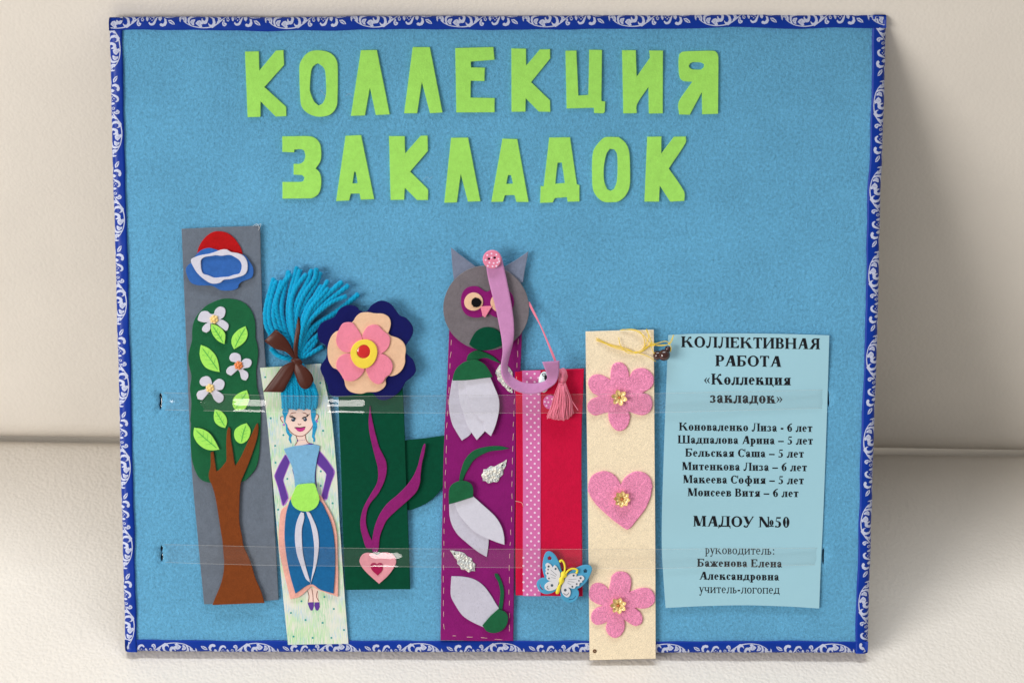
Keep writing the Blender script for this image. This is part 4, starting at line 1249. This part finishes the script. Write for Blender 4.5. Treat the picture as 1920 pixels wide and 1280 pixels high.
wl = ["350,510 470,615", "340,585 450,640", "355,660 445,675", "700,700 865,690", "690,735 820,755", "680,765 755,805", "290,825 272,855 290,885 325,890", "600,970 640,1003 680,1005 712,960"]
flat(T, 'wing_marks', [circ(*zE(f"{x},{y}")[0], r / 10.667, n=10) for x, y, r in wd] + [stroke(zE(t), 1.1) for t in wl], 8.72, M['line_gray'], bw)
sheet(T, 'butterfly_body', zE("560,560 600,540 650,545 670,580 672,630 650,660 615,680 615,740 580,790 550,830 540,900 510,980 470,995 445,970 455,920 490,840 520,780 512,720 520,680 545,650 548,600"), 8.7, 0.6, M['wood_yellow'], parent=bw, dome=.9, domer=2.2, grid=.9, lumps=0, bev=.2, jit=0)
for t in ("620,560 632,480 622,400 598,345 565,315 540,335", "655,575 700,520 770,487 840,490 882,520 868,560"):
    tube(T, 'antenna', zE(t), [9.6, 9.6, 9.3, 9, 9, 9], 0.62, M['wood_yellow'], parent=bw)
    ball(T, 'antenna_tip', zE(t)[-1], 9.0, 0.85, M['wood_yellow'], parent=bw)
# lilac strap with button and wiggle eye
surf(T, 'strap', zH("392,170 405,270 428,370 455,470 480,590 500,700 506,790 498,880 512,955 560,1012 620,1045 690,1060 760,1050 820,1016 866,975 884,915 886,842"), zH("500,150 525,260 548,370 572,500 583,610 580,700 556,800 540,880 560,930 620,975 690,990 750,985 788,975 802,960 800,930 790,895 773,850"),
     [6.5, 7, 7.3, 7.6, 8, 9, 11, 13, 14, 14, 13.5, 12.5, 12, 12, 12.5, 13.5, 15], [6.5, 7, 7.3, 7.6, 8, 8, 8, 8.5, 9.5, 10, 9.5, 9, 9.5, 12, 15, 17, 18], M['lilac'], th=1.1, n=120, m=10, label='long lilac strap hanging across the owl')
bt = sheet(T, 'button', circ(922.6, 486.4, 17.6, 17.3, n=30), 8.0, 1.9, M['button'], holes=[circ(917, 485.5, 2.3, n=10), circ(927.7, 483.5, 2.3, n=10)], bev=.6, jit=0, lumps=0, grid=None)
dd = [(-9, -8), (-1, -11), (8, -9), (-12, 1), (-5, 6), (3, 7), (12, -1), (10, 6), (-1, -3.4), (-8, 12), (1, 13), (8, 12.4), (13.4, 3.6)]
flat(T, 'button_dots', [circ(922.6 + x, 486.4 + y, 1.9, n=10) for x, y in dd], 9.98, M['dot'], bt)
flat(T, 'button_hole_shade', [circ(917, 485.5, 2.4, n=10), circ(927.7, 483.5, 2.4, n=10)], 8.1, M['ink'], bt)  # black discs low in both holes stand in for their inner shade
ey = sheet(T, 'wiggle_eye', circ(*zT("822,515")[0], 10.2, 19.5, n=26, rot=0.05), 5.2, 1.2, M['eyewhite'], dome=.8, domer=2, grid=1.2, jit=0, lumps=0)
flat(T, 'eye_pupil', [circ(*zT("868,455")[0], 4.2, 7.0, n=16, rot=-.35)], 7.3, M['ink'], ey)
flat(T, 'eye_lash', [stroke(zT(t), 1.2) for t in ("790,400 800,370 840,372 842,398", "795,402 820,405 842,398")], 7.3, M['ink'], ey)
pb = sheet(T, 'dotted_patch', circ(*zT("925,858")[0], 12.6, 13.2, n=26), 3.4, 1.2, M['ribbon_pink'], jit=0, bev=.3)
flat(T, 'patch_dots', [circ(*(zT("925,858")[0] + np.array(p)), 1.9, n=10) for p in ((-9.6, -1), (-5, -8), (-6.5, 6.5), (-3, 0), (2, 8), (4, -6))], 4.68, M['dot'], pb)
tube(T, 'loose_thread', zI("472,452 490,455 508,462 516,482"), [3, 3.6, 3.8, 3.4], 0.14, M['stitch'], sides=4)

# ------------------------------------------------------------------ bookmark 6: cream with pink flowers
T = Thing('bookmark', 'cream grained bookmark with two pink fuzzy flowers and a heart, yellow thread', 'bookmark', (1167, 1236), group='handmade bookmarks under the clear strips',
          lift=tilt(1236, 620, 0.8, 1.4))
bk_ = sheet(T, 'backing', zP("1098,622 1160,620 1226,618.5 1227,760 1228,900 1229,1050 1229.5,1234 1167,1235.5 1105.5,1237 1103.6,1050 1101,850 1099,720"), 0.7, 2.0, M['cream'], corner=30, bev=.2, jit=.02, lumps=.1)
PK = [('pink_flower', zJ("258,450 260,390 275,340 310,318 350,325 385,360 398,405 400,432 430,380 480,362 530,370 575,410 585,460 560,510 500,545 555,570 575,620 560,680 510,712 450,705 395,685 405,730 390,790 350,828 305,828 265,790 245,740 243,690 190,705 140,715 95,685 85,640 110,600 172,572 130,550 100,510 92,460 120,420 170,408 220,425"), zJ("325,580")[0], 6, .25),
      ('pink_heart', cat(zJ("90,1280 95,1220 120,1170 170,1140 230,1135 290,1165 325,1210 338,1238 360,1190 410,1150 460,1135 520,1150 560,1190 574,1245"), zK("521,60 513,110 480,190 420,270 375,325 350,340 310,315 250,270 170,200 110,130 87,85")), zK("315,128")[0], 8, .1),
      ('pink_flower', zK("237,700 245,660 280,630 320,627 360,645 380,690 375,740 366,768 410,750 460,738 510,748 540,790 540,830 510,865 460,880 400,872 440,905 458,950 445,985 405,998 360,975 330,952 335,1010 310,1060 270,1080 230,1065 205,1020 215,968 180,985 140,990 108,965 105,920 135,880 185,860 130,840 95,810 90,770 105,725 140,705 190,715 225,752"), zK("290,857")[0], 7, .5)]
for nm, o, c, npet, r0 in PK:
    f = sheet(T, nm, o, 2.72, 1.3, M['pile'], bev=.5, jit=.16, lumps=.3, corner=58, grid=2.5)
    parts = []
    for k in range(npet):
        a = r0 + k * 2 * math.pi / npet
        d = np.array([math.cos(a), math.sin(a)])
        p0 = T.place([c + d * 2.2], 4.3 * MM)[0]; p1 = T.place([c + d * 16.2], 6.3 * MM)[0]
        ax = p1 - p0; L = np.linalg.norm(ax); ax /= L
        sd = np.cross([0, 0, 1.0], ax); sd /= np.linalg.norm(sd); up = np.cross(ax, sd)
        V = []; n_, m_ = 9, 6
        for i in range(n_ + 1):
            s = i / n_; wd_ = 1.75 * MM * (math.sin(math.pi * min(1, s * .93 + .05)) ** .7) * (0.55 + .6 * s)
            for j in range(m_ + 1):
                q = (j / m_ - .5) * 2
                V.append(p0 + ax * L * s + sd * wd_ * q + up * (0.9 * MM * q * q - .5 * MM * (1 - s) + .3 * MM * math.sin(s * 8)))
        Fs = [(i * (m_ + 1) + j, (i + 1) * (m_ + 1) + j, (i + 1) * (m_ + 1) + j + 1, i * (m_ + 1) + j + 1) for i in range(n_) for j in range(m_)]
        V = np.array(V); nb = len(V)
        V = np.concatenate([V, V - up * .12 * MM]); Fs += [tuple(nb + i for i in reversed(q)) for q in Fs]
        T.mesh('sequin_petal', V, Fs, M['gold'], f)
    ball(T, 'sequin_bead', c, 4.9, 0.7, M['gold2'], parent=f, squash=.8, seg=8, rings=5)
gr = sheet(T, 'rivet', circ(*zK("128,1170")[0], 3.5, n=14), 2.72, 0.4, M['grommet'], holes=[circ(*zK("128,1170")[0], 1.3, n=8)], bev=.12, jit=0, lumps=0, grid=None)
TH = [("150,135 250,180 370,210 450,240 530,200 572,180", 3), ("150,150 260,190 380,222 470,245 540,205 570,182", 3.2), ("160,140 270,200 400,235 450,238", 3.4), ("320,130 335,190 390,245 480,240 560,180", 4), ("345,70 430,75 500,110 545,160 565,185", 3.6),
      ("330,75 420,68 480,88 510,140 515,210", 3.2), ("530,65 545,120 530,170 500,215", 4), ("525,70 560,140 570,180", 4.4), ("572,180 640,185 690,182 718,140 735,110", 5), ("568,186 620,170 680,160 712,200 710,240", 5.4), ("565,184 640,192 700,178 722,150 728,112", 5.2),
      ("560,180 580,240 618,272", 4.4), ("460,242 540,272 600,310", 3.6), ("540,178 580,168 590,190 552,192", 5.2)]
for t, w in TH:
    tube(T, 'yellow_thread', zJ(t), [w, w + 1.2, w], 0.24, M['thread_yellow'], sides=5)
for c, w, r in (("662,262", 5.5, 3.75), ("613,264", 4.2, 3.0), ("690,216", 4.6, 2.0)):
    ball(T, 'bead', zJ(c)[0], w, r, M['bead_brown'], seg=20, rings=12)

# ------------------------------------------------------------------ printed notice
def serif(S, TK):
    """a small roman alphabet drawn from stems, bowls and serifs; cap height 1. Returns glyph(char) -> (outlines, advance)"""
    so, sh = 0.085, 0.05
    X = 0.69

    def rect(x0, y0, x1, y1): return np.array([[x0, y0], [x1, y0], [x1, y1], [x0, y1]])

    def stem(x, y0, y1, b=1, t=1, w=None):
        w = S if w is None else w
        r = [rect(x, y0, x + w, y1)]
        if b: r.append(np.array([[x - so, y0], [x + w + so, y0], [x + w + so, y0 + sh * .7], [x + w, y0 + sh * 1.7], [x, y0 + sh * 1.7], [x - so, y0 + sh * .7]]))
        if t: r.append(np.array([[x - so, y1 - sh * .7], [x, y1 - sh * 1.7], [x + w, y1 - sh * 1.7], [x + w + so, y1 - sh * .7], [x + w + so, y1], [x - so, y1]]))
        return r

    def foot(xc, y, hw, up=1): return np.array([[xc - hw, y], [xc + hw, y], [xc + hw, y + up * sh * .75], [xc - hw, y + up * sh * .75]])

    def diag(x0, y0, x1, y1, w): return np.array([[x0, y0], [x0 + w, y0], [x1 + w, y1], [x1, y1]])

    def arc(cx, cy, rx, ry, wx, wy, a0=0, a1=360, n=30):
        a = np.radians(np.linspace(a0, a1, n))
        o = np.stack([cx + rx * np.cos(a), cy + ry * np.sin(a)], 1)
        i = np.stack([cx + (rx - wx) * np.cos(a), cy + (ry - wy) * np.sin(a)], 1)
        h = n // 2
        if abs(a1 - a0) >= 359:
            return [np.concatenate([o[:h + 1], i[:h + 1][::-1]]), np.concatenate([o[h:], i[h:][::-1]])]
        return [np.concatenate([o, i[::-1]])]

    def taper(cx, cy, rx, ry, wx, a0, a1, n=26, w0=None):
        """crescent stroke: thickest where it faces sideways"""
        a = np.radians(np.linspace(a0, a1, n)); k = np.abs(np.cos(a)) ** 1.3
        w = TK + (wx - TK) * k
        o = np.stack([cx + rx * np.cos(a), cy + ry * np.sin(a)], 1)
        i = np.stack([cx + (rx - w) * np.cos(a), cy + (ry - np.minimum(w, TK * 1.2 + (w - TK) * .25)) * np.sin(a)], 1)
        return [np.concatenate([o, i[::-1]])]

    def dot(x, y, r): return circ(x, y, r, n=12)

    def K(H):
        w = 1.0 * H
        leg = 1.25 * S
        return stem(so, 0, H) + [diag(so + S * .8 + .16 * H, .56 * H, w - leg + .12, 0, leg)[[0, 1, 2, 3]], foot(w - leg / 2 + .13, 0, leg / 2 + so),
                                 stroke(np.array([[so + S * .9, .5 * H], [so + S + .18 * H, .56 * H], [w - .34 * H, .74 * H], [w - .24 * H, .94 * H]]), [.5 * S, .5 * S, .42 * S, .42 * S], False), dot(w - .14 * H, .90 * H, .40 * S)], w + .16

    def L(H):
        w = .98 * H + .1
        return stem(w - S - so, 0, H) + [stroke(np.array([[.40 * H, H * .98], [.37 * H, .5 * H], [.29 * H, .15 * H], [.15 * H, .02 * H], [.06 * H, .08 * H]]), [TK * 1.3, TK * 1.5, TK * 1.8, TK * 1.6, TK], False),
                                         dot(.085 * H, .10 * H, .36 * S), rect(.28 * H, H - sh * .8, w - so, H)], w

    def bowl(x, y0, y1, wd, s=1):
        ry = (y1 - y0) / 2
        return taper(x, (y0 + y1) / 2, wd, ry, S * 1.05, -90, 90) if s > 0 else taper(x, (y0 + y1) / 2, wd, ry, S * 1.05, 90, 270)

    def bars(x0, x1, ys): return [rect(x0, y, x1, y + TK) for y in ys]

    def G(ch):
        lo = ch.islower(); H = X if lo else 1.0
        c = ch.upper()
        if ch == 'а':
            w = .60
            return stem(w - S - .06, .06, .48, 0, 0) + taper(.30, .47, .25, X - .45, S, 10, 150) + [dot(.12, .50, .40 * S), stroke(np.array([[w - S - .06, .40], [.30, .36], [.16, .27]]), TK * 1.2, False)] + \
                taper(.24, .19, .20, .20, S, 75, 300) + [stroke(np.array([[.22, .02], [.32, .05], [w - S - .05, .14]]), TK * 1.3, False), np.array([[w - S - .06, .1], [w - .06, .1], [w + .03, .06], [w + .02, .0], [w - .1, 0]])], w + .05
        if ch == 'е':
            return taper(.31, X / 2, .28, X / 2, S, 0, 310) + [rect(.10, X * .50, .59, X * .50 + TK)], .63
        if ch in 'оО':
            r = .31 if lo else .50
            return taper(r + .03, H / 2, r, H / 2 + .01, S * 1.1, -90, 90) + taper(r + .03, H / 2, r, H / 2 + .01, S * 1.1, 90, 270), 2 * r + .07
        if ch in 'сС':
            r = .28 if lo else .46
            e = [dot(r * 1.68, H * .80, .40 * S)] if lo else [rect(r * 1.82, H * .64, r * 1.82 + TK * 1.2, H)]
            return taper(r + .03, H / 2, r, H / 2 + .01, S * 1.1, 42, 318) + e, 2 * r + .03
        if ch == 'р':
            return stem(so, -.30, X, 1, 0) + [np.array([[0, X - .06], [so, X - .12], [so + S, X], [so, X]])] + bowl(so + S * .9, 0, X, .36), so + S * .9 + .40
        if ch in 'уУ':
            d = .30 if lo else 0.0
            w = .66 if lo else 1.0
            return [diag(.06, H, .30 * w + .06, .30 * H - d * .35, S * 1.15)[[0, 1, 2, 3]], foot(.06 + S * .55, H - sh * .75, S * .6 + so), foot(w - .09, H - sh * .75, .10),
                    stroke(np.array([[w - .08, H], [.55 * w, .38 * H - d * .4], [.36 * w, .03 - d * .85], [.20 * w, -d + .02], [.10 * w, .05 - d]]), [TK, TK * 1.2, TK * 1.3, TK * 1.5, TK], False), dot(.13 * w, .075 - d, .36 * S)], w
        if ch == 'ф':
            return stem(.42, -.30, .98, 1, 1) + taper(.44, X / 2, .36, X / 2, S, 90, 270) + taper(.42 + S - .02, X / 2, .36, X / 2, S, -90, 90), .84 + S
        if c == 'К': return K(H)
        if c == 'Л': return L(H)
        if c == 'Д':
            g, w = L(H)
            g = g[3:] + stem(w - S - so, 0, H, 0, 1)
            return g + [rect(.0, 0, w + .02, TK * 1.2), np.array([[0, 0], [0, -.17], [.05, -.17], [.10, 0]]), np.array([[w + .02, 0], [w + .02, -.17], [w - .03, -.17], [w - .08, 0]])], w + .04
        if c == 'Е':
            w = .86
            return stem(so, 0, 1) + bars(so, w - .05, [1 - TK, 0]) + bars(so + S, w - .28, [.5]) + [np.array([[w - .05, 1], [w - .05, .74], [w - .10, .74], [w - .24, 1 - TK]]), np.array([[w - .02, .28], [w - .06, 0], [w - .30, TK], [w - .07, .28]]), rect(w - .30, .36, w - .26, .70)], w + .04
        if c == 'Т':
            w = .86 if not lo else .66
            return stem(w / 2 - S / 2, 0, H, 1, 0) + bars(.03, w - .03, [H - TK]) + [np.array([[.03, H], [.03, H * .72], [.075, H * .72], [.16, H - TK]]), np.array([[w - .03, H], [w - .03, H * .72], [w - .075, H * .72], [w - .16, H - TK]])], w
        if c in 'ИНПЦ':
            w = .98 * H + .12
            a, b = so, w - so - S
            g = stem(a, 0, H) + stem(b, 0, H)
            if c == 'И': g += [np.array([[a + S, .10 * H], [a + S, .10 * H + 1.8 * TK], [b, .90 * H], [b, .90 * H - 1.8 * TK]])]
            if c == 'Н': g += bars(a, b, [.5 * H - TK / 2])
            if c == 'П': g += bars(a, b, [H - TK])
            if c == 'Ц':
                g += bars(a, b + S, [0]) + [np.array([[b + S - .04, 0], [w + .05, 0], [w + .05, -.18], [w + .01, -.18]])]
            return g, w + (.06 if c == 'Ц' else .02)
        if c == 'Ш':
            w = 1.42 * H + .14
            return stem(so, 0, H) + stem(w / 2 - S / 2, 0, H) + stem(w - so - S, 0, H) + bars(so, w - so, [0]), w + .02
        if c == 'В':
            return stem(so, 0, H) + bowl(so + S + .12 * H, .50 * H, H, .30 * H) + bowl(so + S + .12 * H, 0, .54 * H, .36 * H) + bars(so, so + S + .15 * H, [0, H - TK, .5 * H]), so + S + .5 * H + .03
        if c in 'БЬ':
            g = stem(so, 0, H, 1, 1) + bowl(so + S + .12 * H, 0, .58 * H, .37 * H) + bars(so, so + S + .14 * H, [0, .58 * H - TK])
            if c == 'Б': g += bars(so, .86, [H - TK]) + [np.array([[.86, H], [.86, H * .72], [.82, H * .72], [.70, H - TK]])]
            return g, so + S + .51 * H + .05 + (.02 if c == 'Б' else 0)
        if c == 'Р': return stem(so, 0, 1) + bowl(so + S + .12, .44, 1, .34) + bars(so, so + S + .14, [1 - TK, .44]), .80
        if c == 'Я':
            w = .94 * H + .10
            b = w - so - S
            return stem(b, 0, H) + bowl(b - .10 * H, .45 * H, H, .36 * H, -1) + bars(b - .14 * H, b, [H - TK, .45 * H]) + [diag(.06 * H, 0, .40 * H, .48 * H, 1.15 * S), foot(.06 * H + S * .5, 0, S * .6 + so * .6)], w + .02
        if c == 'А':
            w = 1.02
            return [diag(.46, 1, .92 - 1.25 * S + .06, 0, 1.25 * S), diag(.10, 0, .48, 1, TK * 1.5), foot(.12, 0, .12), foot(.92 - .55 * S, 0, .62 * S + so)] + bars(.26, .66, [.32]), w
        if c == 'М':
            w = 1.26 * H
            return [rect(so + .05, 0, so + .05 + TK * 1.3, H), foot(so + .08, 0, .13), foot(so + .08, H - sh * .75, .12)] + stem(w - so - S, 0, H) + \
                [diag(so + .02, H, w / 2 - S * .75, .04, 1.25 * S), np.array([[w / 2 - .02, .04], [w / 2 + .04, .04], [w - so - S + .04, H], [w - so - S - .03, H]])], w + .02
        if c == 'Ч':
            w = .92 * H + .1; b = w - so - S
            return stem(b, 0, H) + stem(so, .6 * H, H, 0, 1) + [stroke(np.array([[so + S / 2, .62 * H], [so + S * .7, .45 * H], [w * .5, .38 * H], [b, .45 * H]]), [S, S * .7, TK * 1.6, TK * 1.2], False)], w + .02
        if c == 'Г':
            return stem(so, 0, H) + bars(so, .60, [H - TK]) + [np.array([[.60, H], [.60, H * .66], [.56, H * .66], [.44, H - TK]])], .62
        if c == 'Ж':
            w = 1.4 * H; m = w / 2
            g = stem(m - S / 2, 0, H)
            for s in (-1, 1):
                g += [np.array([[m + s * S * .4, .50 * H], [m + s * (S * .4 + .14 * H), .56 * H], [m + s * (m - .02), 0], [m + s * (m - .02 - 1.1 * S), 0]]), foot(m + s * (m - .05 - S * .4), 0, S * .6 + so * .5),
                      stroke(np.array([[m + s * S * .4, .5 * H], [m + s * (S * .5 + .14 * H), .57 * H], [m + s * (m - .26 * H), .76 * H], [m + s * (m - .18 * H), .92 * H]]), .45 * S, False), dot(m + s * (m - .11 * H), .88 * H, .36 * S)]
            return g, w + .03
        if c == 'З':
            r = .24 if lo else .32
            return taper(r + .02, H * .74, r, H * .26, S * .95, -90, 140) + taper(r + .02, H * .27, r * 1.12, H * .27, S * 1.05, -145, 90) + [dot(.10, .83 * H, .34 * S), dot(.09, .13 * H, .36 * S)], 2 * r + .12
        if ch == '0': return taper(.34, .5, .30, .51, S * 1.1, -90, 90) + taper(.34, .5, .30, .51, S * 1.1, 90, 270), .70
        if ch == '6': return taper(.35, .31, .29, .32, S, -90, 90) + taper(.35, .31, .29, .32, S, 90, 270) + [stroke(np.array([[.62, 1.0], [.36, .86], [.16, .60], [.12, .34]]), [TK, S * .6, S, S], False)], .70
        if ch == '5': return taper(.26, .30, .33, .31, S, -130, 105) + [dot(.10, .08, .34 * S), np.array([[.16, .98], [.58, .98], [.54, .84], [.19, .84]]), np.array([[.16, .98], [.20, .98], [.17, .56], [.10, .56]])], .68
        if ch == '№':
            return [rect(.12, 0, .12 + TK * 1.3, 1), rect(.86, 0, .86 + TK * 1.3, 1), diag(.04, 1, .70, 0, 1.2 * S), foot(.14, 0, .12), foot(.90, 1 - sh * .75, .12)] + taper(1.20, .44, .19, .26, S * .75, -90, 90) + taper(1.20, .44, .19, .26, S * .75, 90, 270) + [rect(1.0, .06, 1.40, .06 + TK * 1.1)], 1.46
        if ch in '«»':
            g = []
            for o in (0, .26):
                p = np.array([[.28, .62], [.34, .62], [.20, .36], [.34, .10], [.28, .10], [.05, .36]]) + [o, 0]
                if ch == '»': p = np.stack([.66 - p[:, 0], p[:, 1]], 1)[::-1]
                g.append(p)
            return g, .70
        if ch == '–': return [rect(.0, .27, .70, .27 + TK * 1.7)], .74
        if ch == '-': return [rect(.04, .25, .38, .25 + TK * 2.4)], .44
        if ch == ':': return [dot(.2, .09, .09), dot(.2, .58, .09)], .42
        return [], .34
    return G


T = Thing('notice', 'pale blue paper notice printed in black Cyrillic text, right of the cream bookmark', 'notice', (1392, 1139))
vtop = P([[1400, 628]], 0)[0, 1]; vbot = P([[1400, 1138]], 0)[0, 1]; uL = P([[1242, 900]], 0)[0, 0]; uR = P([[1545, 900]], 0)[0, 0]


def bow(u, v):
    """the sheet stands off the board, held flat only by the two strips"""
    s = np.clip((v - vbot) / (vtop - vbot), 0, 1); t = np.clip((u - uL) / (uR - uL), 0, 1)
    return MM * (0.7 + 2.6 * (1 - t) ** 2 * np.sin(np.pi * s) ** 2 + 1.2 * np.sin(3 * np.pi * s + .5) ** 2 * (1 - t) + 1.4 * np.clip(s - .8, 0, 1) * 5 * t + .8 * np.clip(.25 - s, 0, 1) * 4)


T.lift = bow
pp = sheet(T, 'sheet', zP("1253,628 1300,625.6 1400,625 1480,626.2 1555,628.5 1552,730 1548,850 1543,980 1539,1060 1536,1140 1480,1136.5 1400,1134 1320,1135.5 1248,1139 1244,1085 1241,1030 1241,970 1243,900 1247,780 1251,680"), 0.0, 0.18, M['paper'], corner=40, bev=.04, jit=0, lumps=0, grid=5)
BOLD, REG = serif(.245, .092), serif(.135, .07)
LINES = [("КОЛЛЕКТИВНАЯ", 1277, 1538.5, 650.7, 654.7, 20.3, 1), ("РАБОТА", 1341, 1465.7, 686, 687.6, 20.3, 1), ("«Коллекция", 1319, 1484, 720.3, 722, 20.3, 1), ("закладок»", 1331, 1469.5, 754.7, 756.2, 20.5, 1),
         ("Коноваленко Лиза - 6 лет", 1273, 1524, 806.5, 809.3, 15, 1), ("Шадпалова Арина – 5 лет", 1270.6, 1525, 830.6, 833, 15, 1), ("Бельская Саша – 5 лет", 1284.7, 1508, 855.3, 857.4, 15, 1),
         ("Митенкова Лиза – 6 лет", 1278, 1513.8, 880.6, 882.9, 15, 1), ("Макеева София – 5 лет", 1280, 1508, 905, 907.2, 15, 1), ("Моисеев Витя – 6 лет", 1288.6, 1498, 929.4, 931.4, 15, 1),
         ("МАДОУ №50", 1298.6, 1482, 986, 988.5, 19.8, 1), ("руководитель:", 1322, 1454, 1037.6, 1039.2, 15.6, 0), ("Баженова Елена", 1307, 1467, 1061.4, 1063, 14.7, 1), ("Александровна", 1311, 1461.5, 1085.7, 1087.5, 14.7, 1), ("учитель-логопед", 1310.6, 1462.4, 1110.6, 1112.4, 15.6, 0)]
for txt, x0, x1, y0, y1, cap, bold in LINES:
    G = BOLD if bold else REG
    adv = 0; items = []
    for ch in txt:
        g, a = G(ch)
        items.append((g, adv)); adv += a + .03
    k = (x1 - x0) / adv
    polys = []
    for g, ax in items:
        for pl in g:
            x = x0 + (pl[:, 0] + ax) * k
            y = y0 + (y1 - y0) * (x - x0) / (x1 - x0) - pl[:, 1] * cap
            polys.append(np.stack([x, y], 1))
    flat(T, 'text_line', polys, 0.25, M['ink'], pp)

# ------------------------------------------------------------------ clear plastic strips threaded through the slots
def strip(label, top, bot, xs_, ws):
    T = Thing('clear_strip', label, 'plastic strip', ((top[0][0] + top[-1][0]) / 2, bot[0][1]), group='clear strips holding the bookmarks')
    top, bot = np.array(top, float), np.array(bot, float)
    n, m = 260, 24
    xx = np.linspace(top[0, 0], top[-1, 0], n)
    W_ = np.interp(xx, xs_, ws)
    ker = np.hanning(9); ker /= ker.sum()
    W2 = np.convolve(np.pad(W_, 4, mode='edge'), ker, 'valid')
    W2[0], W2[-1] = W_[0], W_[-1]
    V = []
    for j in range(m + 1):
        t = j / m
        y = np.interp(xx, top[:, 0], top[:, 1]) * (1 - t) + np.interp(xx, bot[:, 0], bot[:, 1]) * t
        rip = np.array([0.30 * noise.noise(Vector((x * .013, t * 1.5, top[0, 1]))) + 0.12 * noise.noise(Vector((x * .05, t * 3, top[0, 1]))) for x in xx])
        env = np.clip(np.minimum(xx - xx[0], xx[-1] - xx) / 30, 0, 1)
        w = W2 + rip * env + 0.20 * math.cos(2 * math.pi * (1.5 * t + .1)) * env
        V.append(T.place(np.stack([xx, y], 1), w * MM))
    V = np.array(V)
    def band(a, j0, j1, name, mat, th=0.0, up=0.0):
        v = a.reshape(-1, 3) + np.array([0, 0, up])
        k = a.shape[0]
        Fs = [(j * n + i, (j + 1) * n + i, (j + 1) * n + i + 1, j * n + i + 1) for j in range(k - 1) for i in range(n - 1)]
        return T.mesh(name, v, Fs, mat)
    f = band(V, 0, m, 'film', M['film'])
    for jj, s in ((0, 1), (m, -1)):
        e = V[jj]; d = V[jj + (1 if s > 0 else -1)] - e; d /= np.linalg.norm(d, axis=1, keepdims=True)
        band(np.stack([e, e + d * .00026]) if s > 0 else np.stack([e + d * .00026, e]), 0, 1, 'cut_edge', M['film_edge'], up=.00006)
    return T


strip('upper clear plastic strip crossing all the bookmarks', [(302, 735.5), (345, 736.5), (509, 741), (640, 742.3), (830, 741), (1000, 739.5), (1228, 737), (1552, 730)],
      [(302, 768), (345, 769.3), (509, 772.3), (640, 773), (830, 774.5), (1000, 774.5), (1228, 773.7), (1552, 765)],
      [302, 307, 345, 400, 435, 500, 560, 590, 608, 690, 760, 800, 835, 850, 935, 968, 985, 1014, 1090, 1104, 1228, 1250, 1400, 1540, 1552], [-0.2, 0.15, 2.0, 4.9, 5.5, 12.6, 12.4, 11.0, 9.4, 19.5, 13.5, 8.8, 6.8, 7.0, 7.0, 5.4, 4.9, 5.0, 5.2, 6.0, 5.8, 5.6, 3.0, 1.8, -1])
strip('lower clear plastic strip crossing all the bookmarks', [(304, 1019.5), (370, 1021), (500, 1024), (660, 1026.5), (830, 1028), (1000, 1028.4), (1228, 1028.6), (1543, 1026)],
      [(304, 1053.5), (370, 1056), (500, 1059.5), (660, 1061), (830, 1062.8), (1000, 1064), (1228, 1065.3), (1543, 1058)],
      [304, 310, 350, 398, 430, 505, 530, 640, 660, 690, 760, 785, 828, 870, 960, 980, 1010, 1090, 1104, 1228, 1250, 1400, 1532, 1543], [-0.2, 0.3, 2.3, 4.7, 5.0, 4.4, 5.0, 5.4, 5.2, 6.2, 13.6, 13.4, 11.0, 10.0, 8.4, 7.8, 6.8, 5.4, 5.8, 5.0, 4.8, 3.0, 1.6, -1])

# bits of lint caught on the felt
LINT = ["600,168 606,175 612,181", "648,180 655,176 661,180", "792,340 799,332 806,336", "806,336 812,330", "1091,172 1097,164 1099,158", "1356,1010 1362,1014 1368,1013", "470,648 476,652 480,650"]

for k, p in enumerate(LINT):
    tube(BOARD, 'lint', zP(p), [0.5 if k != 2 else 1.5, 1.0, 0.8], 0.05, M['fluff'], sides=3)
